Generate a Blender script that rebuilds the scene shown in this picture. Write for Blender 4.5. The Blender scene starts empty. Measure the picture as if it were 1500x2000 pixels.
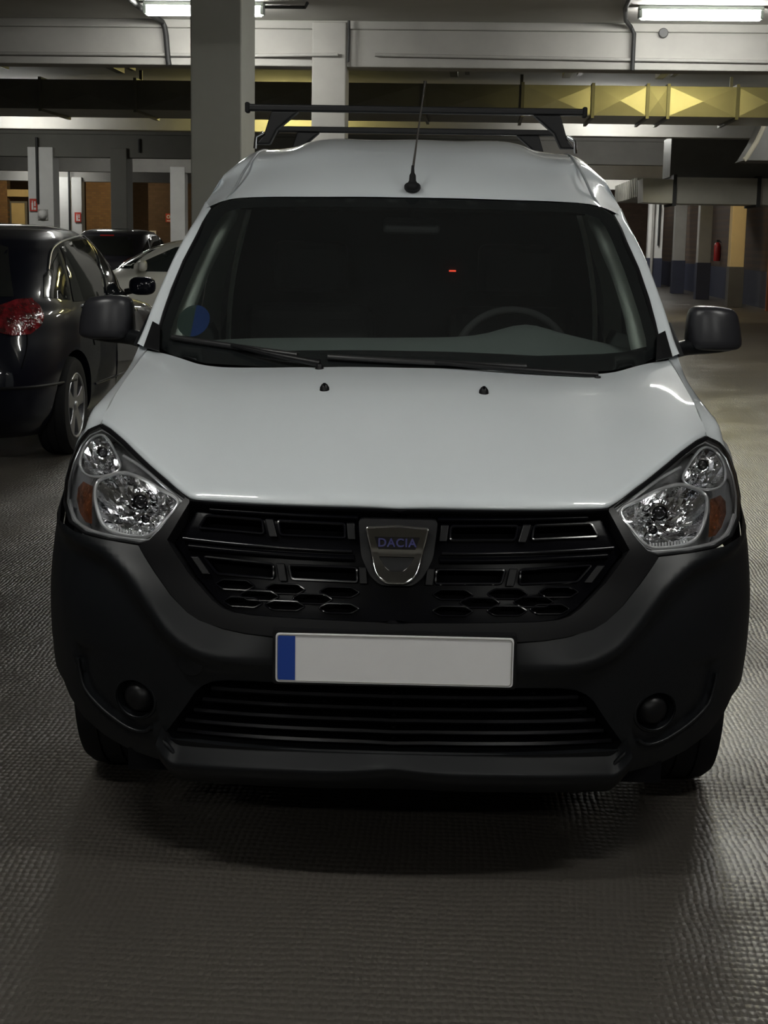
import bpy, bmesh, math, random
from mathutils import Vector, Matrix
from mathutils.geometry import delaunay_2d_cdt
random.seed(7)
sc = bpy.context.scene
COL = sc.collection
PI = math.pi

# ------------------------------------------------------------------ camera
cam_d = bpy.data.cameras.new('camera'); cam = bpy.data.objects.new('camera', cam_d); COL.objects.link(cam)
cam_d.sensor_fit = 'HORIZONTAL'; cam_d.sensor_width = 36.0; cam_d.lens = 72.0
cam_d.clip_start = 0.05; cam_d.clip_end = 300
yaw, pitch, roll = math.radians(-3.2496), math.radians(10.0607), math.radians(0.9815)
fw = Vector((math.sin(yaw)*math.cos(pitch), math.cos(yaw)*math.cos(pitch), -math.sin(pitch)))
rt = Vector((math.cos(yaw), -math.sin(yaw), 0)); up = rt.cross(fw)
r2 = rt*math.cos(roll)+up*math.sin(roll); u2 = -rt*math.sin(roll)+up*math.cos(roll)
cm = Matrix((r2, u2, -fw)).transposed().to_4x4(); cm.translation = Vector((0.1579, -3.2915, 1.4491))
cam.matrix_world = cm
sc.camera = cam
# ------------------------------------------------------------------ world and exposure (lamps do the lighting: indoor car park)
w = bpy.data.worlds.new('world'); sc.world = w; w.use_nodes = True
w.node_tree.nodes['Background'].inputs[0].default_value = (0.5, 0.52, 0.5, 1)
w.node_tree.nodes['Background'].inputs[1].default_value = 0.002
sc.view_settings.view_transform = 'Standard'; sc.view_settings.look = 'None'
sc.view_settings.gamma = 1.0; sc.view_settings.use_curve_mapping = False
sc.view_settings.exposure = 1.42
LAMP = 26.0          # strength of a lit tube diffuser

# ------------------------------------------------------------------ materials
MATS = {}
def mat(name, col, rough=.5, metal=0., coat=0., spec=.5, noise=0., nscale=8., bump=0., bscale=60., emit=None, estr=0., detail=4.):
    if name in MATS: return MATS[name]
    m = bpy.data.materials.new(name); m.use_nodes = True; nt = m.node_tree; n = nt.nodes; b = n['Principled BSDF']
    b.inputs['Base Color'].default_value = (*col, 1); b.inputs['Roughness'].default_value = rough
    b.inputs['Metallic'].default_value = metal; b.inputs['Specular IOR Level'].default_value = spec
    b.inputs['Coat Weight'].default_value = coat; b.inputs['Coat Roughness'].default_value = .03
    tc = n.new('ShaderNodeTexCoord')
    if noise > 0:
        t = n.new('ShaderNodeTexNoise'); t.inputs['Scale'].default_value = nscale; t.inputs['Detail'].default_value = detail
        t.inputs['Roughness'].default_value = .6
        nt.links.new(tc.outputs['Object'], t.inputs['Vector'])
        r = n.new('ShaderNodeValToRGB'); r.color_ramp.elements[0].position = .3; r.color_ramp.elements[1].position = .7
        r.color_ramp.elements[0].color = (*[c*(1-noise) for c in col], 1); r.color_ramp.elements[1].color = (*[min(1, c*(1+noise)) for c in col], 1)
        nt.links.new(t.outputs['Fac'], r.inputs['Fac']); nt.links.new(r.outputs['Color'], b.inputs['Base Color'])
    if bump > 0:
        t = n.new('ShaderNodeTexNoise'); t.inputs['Scale'].default_value = bscale; t.inputs['Detail'].default_value = 3
        nt.links.new(tc.outputs['Object'], t.inputs['Vector'])
        bp = n.new('ShaderNodeBump'); bp.inputs['Strength'].default_value = bump; bp.inputs['Distance'].default_value = .01
        nt.links.new(t.outputs['Fac'], bp.inputs['Height']); nt.links.new(bp.outputs['Normal'], b.inputs['Normal'])
    if emit:
        b.inputs['Emission Color'].default_value = (*emit, 1); b.inputs['Emission Strength'].default_value = estr
    MATS[name] = m; return m
def glass(name, tint, ior=1.5, rough=.0, gl=1.0, haze=0.):
    if name in MATS: return MATS[name]
    m = bpy.data.materials.new(name); m.use_nodes = True; nt = m.node_tree; n = nt.nodes; n.clear()
    o = n.new('ShaderNodeOutputMaterial'); mx = n.new('ShaderNodeMixShader'); tr = n.new('ShaderNodeBsdfTransparent'); g = n.new('ShaderNodeBsdfGlossy'); fr = n.new('ShaderNodeFresnel')
    tr.inputs[0].default_value = (*tint, 1); g.inputs['Roughness'].default_value = rough; g.inputs[0].default_value = (gl, gl, gl, 1); fr.inputs[0].default_value = ior
    nt.links.new(fr.outputs[0], mx.inputs[0]); nt.links.new(tr.outputs[0], mx.inputs[1]); nt.links.new(g.outputs[0], mx.inputs[2]); nt.links.new(mx.outputs[0], o.inputs[0])
    if haze:  # pale diffuse mixed in as a painted haze that lifts the glass blacks
        df = n.new('ShaderNodeBsdfDiffuse'); df.inputs[0].default_value = (.55, .60, .62, 1); m2 = n.new('ShaderNodeMixShader'); m2.inputs[0].default_value = haze
        nt.links.new(mx.outputs[0], m2.inputs[1]); nt.links.new(df.outputs[0], m2.inputs[2]); nt.links.new(m2.outputs[0], o.inputs[0])
    MATS[name] = m; return m
def brick_mat(name, c1, c2, mortar, scale):
    m = bpy.data.materials.new(name); m.use_nodes = True; nt = m.node_tree; n = nt.nodes; b = n['Principled BSDF']; b.inputs['Roughness'].default_value = .85
    tc = n.new('ShaderNodeTexCoord'); mp = n.new('ShaderNodeMapping'); mp.inputs['Rotation'].default_value = (PI/2, 0, 0)
    t = n.new('ShaderNodeTexBrick'); t.inputs['Scale'].default_value = scale; t.inputs['Color1'].default_value = (*c1, 1); t.inputs['Color2'].default_value = (*c2, 1); t.inputs['Mortar'].default_value = (*mortar, 1)
    t.inputs['Mortar Size'].default_value = .015
    nt.links.new(tc.outputs['Object'], mp.inputs[0]); nt.links.new(mp.outputs[0], t.inputs[0]); nt.links.new(t.outputs['Color'], b.inputs['Base Color'])
    MATS[name] = m; return m

PAINT = mat('white_paint', (.74, .79, .825), rough=.38, coat=1., noise=.015, nscale=3)
PLAST = mat('charcoal_plastic', (.0088, .0098, .0115), rough=.40, spec=.36, bump=.04, bscale=900)
SATIN = mat('satin_black_trim', (.008, .008, .009), rough=.40, spec=.30)
GLOSSB = mat('gloss_black_grille', (.0018, .0018, .003), rough=.25, spec=.07)
GLRIM = mat('gloss_grille_edge', (.004, .004, .006), rough=.16, spec=.55)
DARK = mat('dark_void', (.004, .004, .005), rough=.8, spec=.1)
CHROME = mat('chrome', (.82, .82, .83), rough=.06, metal=1.)
SILV = mat('bright_silver', (.78, .78, .79), rough=.22, metal=.65)
CHROME2 = mat('faceted_reflector', (.86, .86, .88), rough=.06, metal=1., bump=.12, bscale=120)
RUBBER = mat('rubber', (.012, .012, .013), rough=.75, spec=.25)
ALLOY = mat('silver_alloy', (.42, .43, .45), rough=.35, metal=.9)
PLATE = mat('plate_white', (.97, .97, .98), rough=.35)
BLUE = mat('plate_blue', (.02, .07, .38), rough=.4)
AMBER = mat('amber_lens', (.16, .045, .012), rough=.10, coat=1., metal=.5, noise=.8, nscale=60, bump=1., bscale=110)
WGLASS = glass('windshield_glass', (.84, .89, .86), ior=1.45, haze=.012)
SGLASS = glass('side_glass', (.86, .90, .88))
LENS = glass('headlight_lens', (.93, .94, .95), ior=1.4)
DASH = mat('dashboard_plastic', (.13, .145, .145), rough=.55, noise=.05)
TRIM = mat('interior_grey_trim', (.78, .82, .78), rough=.7, noise=.04)
SEAT = mat('dark_cloth', (.02, .02, .022), rough=.9)
NAVY = mat('navy_letter', (.02, .02, .12), rough=.3)
CONC = mat('painted_concrete', (.37, .36, .335), rough=.8, noise=.10, nscale=1.6, bump=.12, bscale=18)
CEIL = mat('ceiling_concrete', (.50, .49, .455), rough=.85, noise=.08, nscale=.9, bump=.1, bscale=12)
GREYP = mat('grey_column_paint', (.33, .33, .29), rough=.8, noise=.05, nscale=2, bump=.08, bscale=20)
SHADEP = mat('shade_grey', (.15, .148, .13), rough=.8, noise=.06, nscale=2)  # grey darkened to hold the shade on the third beam and slim column
WHITEP = mat('white_column_paint', (.66, .66, .64), rough=.75, noise=.07, nscale=2, bump=.1, bscale=16)
YELP = mat('cream_column_paint', (.75, .60, .34), rough=.7, noise=.05, nscale=3)
DADO = mat('dado_blue', (.035, .04, .07), rough=.6, noise=.1, nscale=3)
DADOG = mat('dado_grey', (.10, .10, .105), rough=.6, noise=.1, nscale=3)
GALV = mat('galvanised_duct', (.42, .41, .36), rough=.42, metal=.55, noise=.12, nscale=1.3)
GALVD = mat('dark_duct', (.16, .16, .15), rough=.5, metal=.5, noise=.15, nscale=1.3)  # darker metal, also the unlit left run of the long duct
CABLE = mat('black_cable', (.02, .02, .02), rough=.6)
PIPE = mat('grey_conduit', (.35, .34, .32), rough=.55, noise=.05)
RED = mat('sign_red', (.50, .05, .03), rough=.5)
SIGNW = mat('sign_white', (.75, .74, .72), rough=.5)
REDEX = mat('extinguisher_red', (.35, .02, .02), rough=.3)
GREENH = mat('lamp_housing', (.32, .36, .33), rough=.5)
BRICK = brick_mat('brown_brick', (.20, .115, .055), (.15, .085, .045), (.12, .09, .06), 3.)
BRICKD = brick_mat('dark_brick', (.10, .065, .045), (.08, .05, .035), (.07, .05, .04), 3.)
BEIGE = mat('beige_board', (.45, .36, .20), rough=.7, noise=.08, nscale=2)
TUBEW = mat('tube_white', (.9, .9, .9), emit=(1., 1., .95), estr=LAMP)
TUBED = mat('tube_white_weak', (.9, .9, .9), emit=(1., .98, .90), estr=LAMP*.45)
TUBEY = mat('tube_yellow', (.9, .9, .7), emit=(1., .86, .30), estr=LAMP)
TUBES = mat('tube_warm', (.9, .9, .7), emit=(1., .80, .45), estr=LAMP)

def floor_mat():
    m = bpy.data.materials.new('embossed_floor'); m.use_nodes = True; nt = m.node_tree; n = nt.nodes; b = n['Principled BSDF']; L = nt.links
    tc = n.new('ShaderNodeTexCoord')
    big = n.new('ShaderNodeTexNoise'); big.inputs['Scale'].default_value = .55; big.inputs['Detail'].default_value = 5; L.new(tc.outputs['Object'], big.inputs['Vector'])
    cr = n.new('ShaderNodeValToRGB'); cr.color_ramp.elements[0].position = .35; cr.color_ramp.elements[1].position = .7
    cr.color_ramp.elements[0].color = (.066, .059, .051, 1); cr.color_ramp.elements[1].color = (.098, .088, .076, 1)
    L.new(big.outputs['Fac'], cr.inputs['Fac'])
    # specks of dirt
    sp = n.new('ShaderNodeTexVoronoi'); sp.inputs['Scale'].default_value = 3.2; sp.inputs['Randomness'].default_value = 1; L.new(tc.outputs['Object'], sp.inputs['Vector'])
    lt = n.new('ShaderNodeMath'); lt.operation = 'LESS_THAN'; lt.inputs[1].default_value = .018; L.new(sp.outputs['Distance'], lt.inputs[0])
    mx = n.new('ShaderNodeMixRGB'); mx.inputs[2].default_value = (.32, .31, .29, 1); L.new(lt.outputs[0], mx.inputs[0]); L.new(cr.outputs['Color'], mx.inputs[1])
    L.new(mx.outputs[0], b.inputs['Base Color'])
    # mesh imprint: stretched voronoi in a wavy frame
    wv = n.new('ShaderNodeTexNoise'); wv.inputs['Scale'].default_value = 1.3; L.new(tc.outputs['Object'], wv.inputs['Vector'])
    ad = n.new('ShaderNodeVectorMath'); ad.operation = 'MULTIPLY_ADD'; ad.inputs[1].default_value = (.10, .10, 0)
    L.new(wv.outputs['Color'], ad.inputs[0]); L.new(tc.outputs['Object'], ad.inputs[2])
    mp = n.new('ShaderNodeMapping'); mp.inputs['Scale'].default_value = (62, 40, 1); L.new(ad.outputs[0], mp.inputs['Vector'])
    vo = n.new('ShaderNodeTexVoronoi'); vo.voronoi_dimensions = '2D'; vo.inputs['Scale'].default_value = 1.; vo.inputs['Randomness'].default_value = .28; L.new(mp.outputs[0], vo.inputs['Vector'])
    wr = n.new('ShaderNodeTexNoise'); wr.inputs['Scale'].default_value = 1.1; wr.inputs['Detail'].default_value = 4; L.new(tc.outputs['Object'], wr.inputs['Vector'])
    mr = n.new('ShaderNodeMapRange'); mr.inputs['From Min'].default_value = .38; mr.inputs['From Max'].default_value = .62; mr.inputs['To Min'].default_value = .25; mr.inputs['To Max'].default_value = 1.; L.new(wr.outputs['Fac'], mr.inputs['Value'])
    bp = n.new('ShaderNodeBump'); bp.inputs['Distance'].default_value = .006; L.new(mr.outputs[0], bp.inputs['Strength']); bp.invert = True
    L.new(vo.outputs['Distance'], bp.inputs['Height'])
    bp2 = n.new('ShaderNodeBump'); bp2.inputs['Distance'].default_value = .004; bp2.inputs['Strength'].default_value = .35
    nz = n.new('ShaderNodeTexNoise'); nz.inputs['Scale'].default_value = 45; nz.inputs['Detail'].default_value = 4; L.new(tc.outputs['Object'], nz.inputs['Vector']); L.new(nz.outputs['Fac'], bp2.inputs['Height'])
    L.new(bp.outputs['Normal'], bp2.inputs['Normal']); L.new(bp2.outputs['Normal'], b.inputs['Normal'])
    b.inputs['Roughness'].default_value = .37; b.inputs['Specular IOR Level'].default_value = .55
    return m
FLOOR = floor_mat()

# ------------------------------------------------------------------ helpers
def link(name, me, parent=None):
    o = bpy.data.objects.new(name, me); COL.objects.link(o)
    if parent: o.parent = parent
    return o
def mesh(name, verts, faces, m, parent=None, smooth=True, auto=None, solid=0., offset=-1., bevel=0., loc=None):
    me = bpy.data.meshes.new(name); me.from_pydata([tuple(v) for v in verts], [], faces); me.update()
    bm = bmesh.new(); bm.from_mesh(me); bmesh.ops.remove_doubles(bm, verts=bm.verts, dist=1e-6); bmesh.ops.recalc_face_normals(bm, faces=bm.faces); bm.to_mesh(me); bm.free()
    if smooth:
        me.shade_smooth()
        if auto is not None: me.set_sharp_from_angle(angle=math.radians(auto))
    me.materials.append(m)
    o = link(name, me, parent)
    if loc: o.location = loc
    if solid:
        md = o.modifiers.new('thick', 'SOLIDIFY'); md.thickness = solid; md.offset = offset
    if bevel:
        md = o.modifiers.new('bevel', 'BEVEL'); md.width = bevel; md.segments = 3; md.limit_method = 'ANGLE'
    return o
def empty(name, loc=(0, 0, 0), rz=0.):
    o = bpy.data.objects.new(name, None); COL.objects.link(o); o.location = loc; o.rotation_euler = (0, 0, rz); o.empty_display_size = .2; return o
def tag(o, label, cat, group=None, kind=None):
    o['label'] = label; o['category'] = cat
    if group: o['group'] = group
    if kind: o['kind'] = kind
    return o
def boxdata(x0, x1, y0, y1, z0, z1):
    v = [(x, y, z) for x in (x0, x1) for y in (y0, y1) for z in (z0, z1)]
    return v, [(0, 1, 3, 2), (4, 6, 7, 5), (0, 4, 5, 1), (2, 3, 7, 6), (0, 2, 6, 4), (1, 5, 7, 3)]
def box(name, b, m, parent=None, bevel=0.):
    v, f = boxdata(*b); return mesh(name, v, f, m, parent, smooth=False, bevel=bevel)
def boxes(name, bs, m, parent=None, bevel=0.):
    V, Fs = [], []
    for b in bs:
        v, f = boxdata(*b); k = len(V); V += v; Fs += [tuple(i+k for i in q) for q in f]
    return mesh(name, V, Fs, m, parent, smooth=False, bevel=bevel)
def catmull(P, n, closed=False):
    P = [Vector(p) for p in P]; out = []; N = len(P); segs = N if closed else N-1
    for i in range(segs):
        p1, p2 = P[i], P[(i+1) % N]
        p0 = P[i-1] if (closed or i > 0) else p1*2-p2
        p3 = P[(i+2) % N] if (closed or i+2 < N) else p2*2-p1
        for k in range(n):
            t = k/n; out.append(.5*((2*p1)+(-p0+p2)*t+(2*p0-5*p1+4*p2-p3)*t*t+(-p0+3*p1-3*p2+p3)*t**3))
    if not closed: out.append(P[-1].copy())
    return out
def loft(rows, nu, nv):
    R = [catmull(r, nu) for r in rows]; cols = list(zip(*R)); C = [catmull(c, nv) for c in cols]
    nx, ny = len(C), len(C[0]); V = [C[i][j] for j in range(ny) for i in range(nx)]
    Fs = [(j*nx+i, j*nx+i+1, (j+1)*nx+i+1, (j+1)*nx+i) for j in range(ny-1) for i in range(nx-1)]
    return V, Fs
def mirrored(V, Fs):
    k = len(V); return V+[Vector((-v[0], v[1], v[2])) for v in V], Fs+[tuple(i+k for i in reversed(f)) for f in Fs]
def flip(V): return [Vector((-v[0], v[1], v[2])) for v in V]
def tubedata(P, r, n=8, closed=False):
    P = [Vector(p) for p in P]; V = []; Fs = []; N = len(P)
    rr = r if isinstance(r, (list, tuple)) else [r]*N
    ref = None
    for i, p in enumerate(P):
        a = P[i-1] if (i > 0 or closed) else p; b = P[(i+1) % N] if (i < N-1 or closed) else p
        d = (b-a).normalized()
        if ref is None: ref = d.orthogonal().normalized()
        ref = (ref-d*ref.dot(d)); ref = ref.normalized() if ref.length > 1e-6 else d.orthogonal().normalized(); bi = d.cross(ref)
        V += [p+(ref*math.cos(2*PI*k/n)+bi*math.sin(2*PI*k/n))*rr[i] for k in range(n)]
    for i in range(N if closed else N-1):
        for k in range(n):
            Fs.append((i*n+k, i*n+(k+1) % n, ((i+1) % N)*n+(k+1) % n, ((i+1) % N)*n+k))
    if not closed: Fs += [tuple(range(n)), tuple((N-1)*n+k for k in range(n))]
    return V, Fs
def tube(name, P, r, m, parent=None, n=8, closed=False):
    V, Fs = tubedata(P, r, n, closed); return mesh(name, V, Fs, m, parent, auto=50)
def lathedata(prof, n=32, axis='x'):
    V, Fs = [], []; k = len(prof)
    for i in range(n):
        a = 2*PI*i/n
        for r, h in prof:
            c, s = r*math.cos(a), r*math.sin(a)
            V.append({'x': (h, c, s), 'y': (c, h, s), 'z': (c, s, h)}[axis])
    for i in range(n):
        j = (i+1) % n
        for q in range(k-1): Fs.append((i*k+q, i*k+q+1, j*k+q+1, j*k+q))
    return V, Fs
def lathe(name, prof, m, parent=None, n=32, axis='x', loc=None, auto=40):
    V, Fs = lathedata(prof, n, axis); return mesh(name, V, Fs, m, parent, auto=auto, loc=loc)
def inside(p, poly):
    x, y = p; c = False; n = len(poly)
    for i in range(n):
        x1, y1 = poly[i]; x2, y2 = poly[i-1]
        if (y1 > y) != (y2 > y) and x < (x2-x1)*(y-y1)/(y2-y1)+x1: c = not c
    return c
def densify(poly, h):
    out = []
    for i in range(len(poly)):
        a, b = poly[i], poly[(i+1) % len(poly)]; d = math.hypot(b[0]-a[0], b[1]-a[1]); n = max(1, int(d/h))
        out += [(a[0]+(b[0]-a[0])*k/n, a[1]+(b[1]-a[1])*k/n) for k in range(n)]
    return out
def fill2d(outline, holes=(), h=.02, dens=True):
    loops = [densify(outline, h) if dens else list(outline)]+[densify(q, h) if dens else list(q) for q in holes]
    pts, edges = [], []
    for l in loops:
        k = len(pts); pts += l; edges += [(k+i, k+(i+1) % len(l)) for i in range(len(l))]
    xs = [p[0] for p in loops[0]]; ys = [p[1] for p in loops[0]]
    bnd = list(pts); cell = {}
    for q in bnd: cell.setdefault((int(q[0]//h), int(q[1]//h)), []).append(q)
    y = min(ys)+h*.5; row = 0
    while y < max(ys):
        x = min(xs)+h*(.25+.5*(row % 2))
        while x < max(xs):
            ci, cj = int(x//h), int(y//h)
            near = any(math.hypot(q[0]-x, q[1]-y) < h*.55 for di in (-1, 0, 1) for dj in (-1, 0, 1) for q in cell.get((ci+di, cj+dj), ()))
            if not near and inside((x, y), loops[0]) and not any(inside((x, y), l) for l in loops[1:]): pts.append((x, y))
            x += h
        y += h*.87; row += 1
    r = delaunay_2d_cdt([Vector(p) for p in pts], edges, [], 0, 1e-7)
    V = [(v.x, v.y) for v in r[0]]; Fs = []
    for f in r[2]:
        c = (sum(V[i][0] for i in f)/len(f), sum(V[i][1] for i in f)/len(f))
        if inside(c, loops[0]) and not any(inside(c, l) for l in loops[1:]): Fs.append(tuple(f))
    return V, Fs
def hermite(z, Z, V):
    n = len(Z); z = min(max(z, Z[0]), Z[-1]); i = 0
    while i < n-2 and z > Z[i+1]: i += 1
    def g(k):
        if k == 0: return (V[1]-V[0])/(Z[1]-Z[0])
        if k == n-1: return (V[-1]-V[-2])/(Z[-1]-Z[-2])
        h1, h0 = Z[k+1]-Z[k], Z[k]-Z[k-1]
        return (h0*h0*V[k+1]-h1*h1*V[k-1]+(h1*h1-h0*h0)*V[k])/(h0*h1*(h0+h1))
    h = Z[i+1]-Z[i]; t = (z-Z[i])/h
    return (2*t**3-3*t*t+1)*V[i]+(t**3-2*t*t+t)*h*g(i)+(-2*t**3+3*t*t)*V[i+1]+(t**3-t*t)*h*g(i+1)
def applied(o):
    dg = bpy.context.evaluated_depsgraph_get(); me = bpy.data.meshes.new_from_object(o.evaluated_get(dg)); o.modifiers.clear(); o.data = me
def dist_poly(p, poly):
    best = (1e9, 0.)
    for i in range(len(poly)-1):
        ax, ay = poly[i]; bx, by = poly[i+1]; dx, dy = bx-ax, by-ay
        t = max(0, min(1, ((p[0]-ax)*dx+(p[1]-ay)*dy)/(dx*dx+dy*dy))); qx, qy = ax+t*dx, ay+t*dy
        d = math.hypot(p[0]-qx, p[1]-qy)
        if d < best[0]: best = (d, dx*(p[1]-ay)-dy*(p[0]-ax))
    return best[0]*(1 if best[1] > 0 else -1)
def mir2(half): return list(half)+[(-x, z) for x, z in reversed(half) if abs(x) > 1e-6]

# ================================================================== THE SETTING
def structure(o, label=None, cat=None, group=None):
    o['kind'] = 'structure'
    if label: o['label'] = label
    if cat: o['category'] = cat
    if group: o['group'] = group
    return o
ZC = 3.67          # ceiling
ZB = 3.20          # underside of the beams
structure(box('floor', (-20, 9, -14, 58, -.2, 0), FLOOR), 'dark concrete car park floor with a mesh imprint', 'floor')
structure(box('ceiling', (-20, 9, -14, 58, ZC, ZC+.2), CEIL), 'flat grey concrete ceiling above the car park', 'ceiling')
structure(box('wall_left', (-20.2, -20, -14, 58, -.2, ZC+.2), BRICKD), 'dark brick wall closing the left side', 'wall')
structure(box('wall_front', (-20, 9, -14.2, -14, -.2, ZC+.2), CONC), 'painted concrete wall behind the viewer', 'wall')
structure(box('wall_back', (-20, 9, 58, 58.2, -.2, ZC+.2), BRICKD), 'far dark brick wall at the end of the car park', 'wall')
structure(box('wall_right', (7.0, 7.2, -14, 58, -.2, ZC+.2), BRICKD), 'dark brick wall along the right side behind the columns', 'wall')
structure(box('baseboard_right', (6.93, 7.0, 18, 58, 0, .85), DADO), 'blue painted dado band along the right wall', 'dado')
# ---- beams
BEAMS = [(-4.1, 'concrete beam crossing overhead just behind the viewer'), (4.55, 'concrete beam crossing above the rear of the white van'),
         (13.2, 'pale concrete beam across the top, nearest one in view'), (21.8, 'second concrete beam, mostly hidden behind the long duct'),
         (30.5, 'third beam, shade put into its grey left part, carrying the grey column'), (39.1, 'pale fourth beam seen above the far white column'), (47.8, 'pale fifth beam, farthest of the row')]
SOFF = {13.2: 3.21, 21.8: 3.11, 30.5: 3.10, 39.1: 3.14, 47.8: 3.16}
for by, lab in BEAMS:
    ZB = SOFF.get(by, 3.2)
    m = SHADEP if by == 30.5 else CONC  # third beam's shaded face is put into its colour
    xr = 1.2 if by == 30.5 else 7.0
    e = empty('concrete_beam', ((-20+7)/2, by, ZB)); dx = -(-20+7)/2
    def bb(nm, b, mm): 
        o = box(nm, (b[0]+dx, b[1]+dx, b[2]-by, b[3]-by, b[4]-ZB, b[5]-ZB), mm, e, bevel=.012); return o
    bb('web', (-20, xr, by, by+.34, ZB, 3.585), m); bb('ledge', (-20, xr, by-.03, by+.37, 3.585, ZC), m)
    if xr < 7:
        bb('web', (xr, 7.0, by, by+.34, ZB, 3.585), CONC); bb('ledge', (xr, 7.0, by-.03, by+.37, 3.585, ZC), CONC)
    structure(e, lab, 'beam')
ZB = 3.2
# ---- columns
def column(b, m, label, dado=None, group=None):
    x0, x1, y0, y1, top = b
    cx, cy = (x0+x1)/2, (y0+y1)/2; e = empty('concrete_column', (cx, cy, 0))
    z0 = 0
    box('shaft', (x0-cx, x1-cx, y0-cy, y1-cy, 0, top), m, e, bevel=.015)
    if dado: box('dado', (x0-cx-.012, x1-cx+.012, y0-cy-.012, y1-cy+.012, 0, dado[0]), dado[1], e, bevel=.006)
    return structure(e, label, 'column', group)
column((-2.09, -1.69, 8.87, 9.60, ZC), GREYP, 'broad grey column rising behind the left side of the van roof')
column((-1.604, -1.248, 13.13, 13.52, ZC-.02), CONC, 'pale column under the near beam, seen behind the roof bars')
column((-9.65, -9.09, 30.4, 30.9, ZB+.1), WHITEP, 'white column with a red sign and a dome lamp at far left')
column((-7.83, -7.47, 30.4, 31.0, ZB+.1), SHADEP, 'slim column, shade put into its grey, between the brown wall and the white column')  # unlit face carried by the dark colour
column((-8.24, -7.83, 39.05, 39.5, ZB+.1), WHITEP, 'white column right of the grey one, just left of the broad column')
column((-13.73, -13.34, 47.7, 48.1, ZB+.1), WHITEP, 'left column of the far pair beside the black cable')
column((-13.26, -12.90, 47.7, 48.1, ZB+.1), WHITEP, 'right column of the far pair, with a small red sign')
column((6.15, 6.48, 34.0, 34.4, ZB+.1), YELP, 'cream column with a dark base by the right wall', (.95, DADOG))
column((6.08, 6.42, 38.9, 39.3, ZB+.1), CONC, 'grey-white column with blue base left of the cream column', (.98, DADO))
column((6.02, 6.36, 43.6, 44.0, ZB+.1), CONC, 'grey-white column with blue base, second left of the cream column', (.98, DADO))
column((5.95, 6.45, 50.2, 50.6, ZB+.1), WHITEP, 'bright white column with a pipe, farthest along the right wall', (.98, DADO))
# ---- conduits on the near beam, cables, vent plug
def cable(name, pts, r, m, label, cat='cable', n=8):
    c = Vector(pts[0]); o = tube(name, [Vector(p)-c for p in pts], r, m, n=n); o.location = c
    return tag(o, label, cat)
cable('wall_conduit', [(-12, 13.17, 3.30), (-2.2, 13.17, 3.31), (-1.33, 13.09, 3.32)], .018, PIPE, 'thin grey conduit clipped along the near beam left of the pale column', 'conduit')
cable('wall_conduit', [(-.95, 13.17, 3.33), (1.5, 13.17, 3.31), (7, 13.17, 3.28)], .018, PIPE, 'thin grey conduit running along the near beam to the right', 'conduit')
cable('power_cable', [(-3.10, 10.2, 3.64), (-3.19, 12.0, 3.64), (-3.18, 12.9, 3.64), (-3.16, 13.1, 3.63), (-3.14, 13.12, 3.58), (-3.13, 13.14, 3.5), (-3.11, 13.14, 3.25), (-3.10, 13.14, 3.20)], .028, CABLE, 'black cable dropping down the near beam left of the broad column')
cable('power_cable', [(1.46, 10.5, 3.645), (1.50, 12.0, 3.645), (1.58, 12.8, 3.645), (1.66, 13.1, 3.625), (1.70, 13.13, 3.56), (1.70, 13.14, 3.2)], .022, CABLE, 'black cable crossing the near beam left of the round plug')
cable('power_cable', [(3.38, 10.5, 3.655), (3.34, 12.9, 3.655), (3.32, 13.13, 3.6), (3.28, 13.15, 3.4), (3.26, 13.15, 3.2)], .022, CABLE, 'black cable down the near beam at the right edge')
cable('power_cable', [(-1.22, 13.1, 3.66), (-1.22, 13.11, 3.5), (-1.225, 13.11, 3.25)], .014, CABLE, 'thin dark line along the right edge of the pale column')  # dark tube drawn for the joint line beside the column
o = lathe('vent_plug', [(0, -.02), (.042, -.018), (.05, 0), (.05, .02)], mat('plug_grey', (.12, .12, .12), rough=.7), n=20, axis='y', loc=(2.0, 13.16, 3.575)); tag(o, 'small round dark plug in the near beam under the right lamp', 'plug')
cable('power_cable', [(-9.43, 30.36, 3.5), (-9.43, 30.36, 2.1)], .03, CABLE, 'black cable running down the white column to its dome lamp')
cable('power_cable', [(-13.30, 47.66, 3.5), (-13.30, 47.66, 1.0)], .035, CABLE, 'black cable between the two far white columns')
cable('power_cable', [(-7.2, 30.45, 3.5), (-7.2, 30.46, 3.21)], .025, CABLE, 'short black cable on the grey beam right of the slim column')
cable('wall_pipe', [(6.10, 50.15, 3.2), (6.10, 50.15, .3)], .05, PIPE, 'white pipe down the farthest right column', 'pipe')
cable('wall_pipe', [(6.30, 50.15, 3.2), (6.30, 50.15, 1.4)], .035, CABLE, 'short dark pipe ending at a switch on the farthest right column', 'pipe')
for x, lab in ((-8.2, 'far left'), (-6.3, 'left'), (-4.6, 'behind the left lamp'), (-.2, 'above the aerial'), (1.25, 'left of the lit duct'), (2.45, 'over the lit duct')):
    c = Vector((x, 13.6, 3.60)); o = boxes('ceiling_batten', [(-.05, .05, 0, 3.85, -.05, .06), (.14, .2, 0, 3.85, -.02, .06)], GALVD); o.location = c; tag(o, 'dark double batten under the ceiling past the near beam, '+lab, 'batten')
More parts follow.
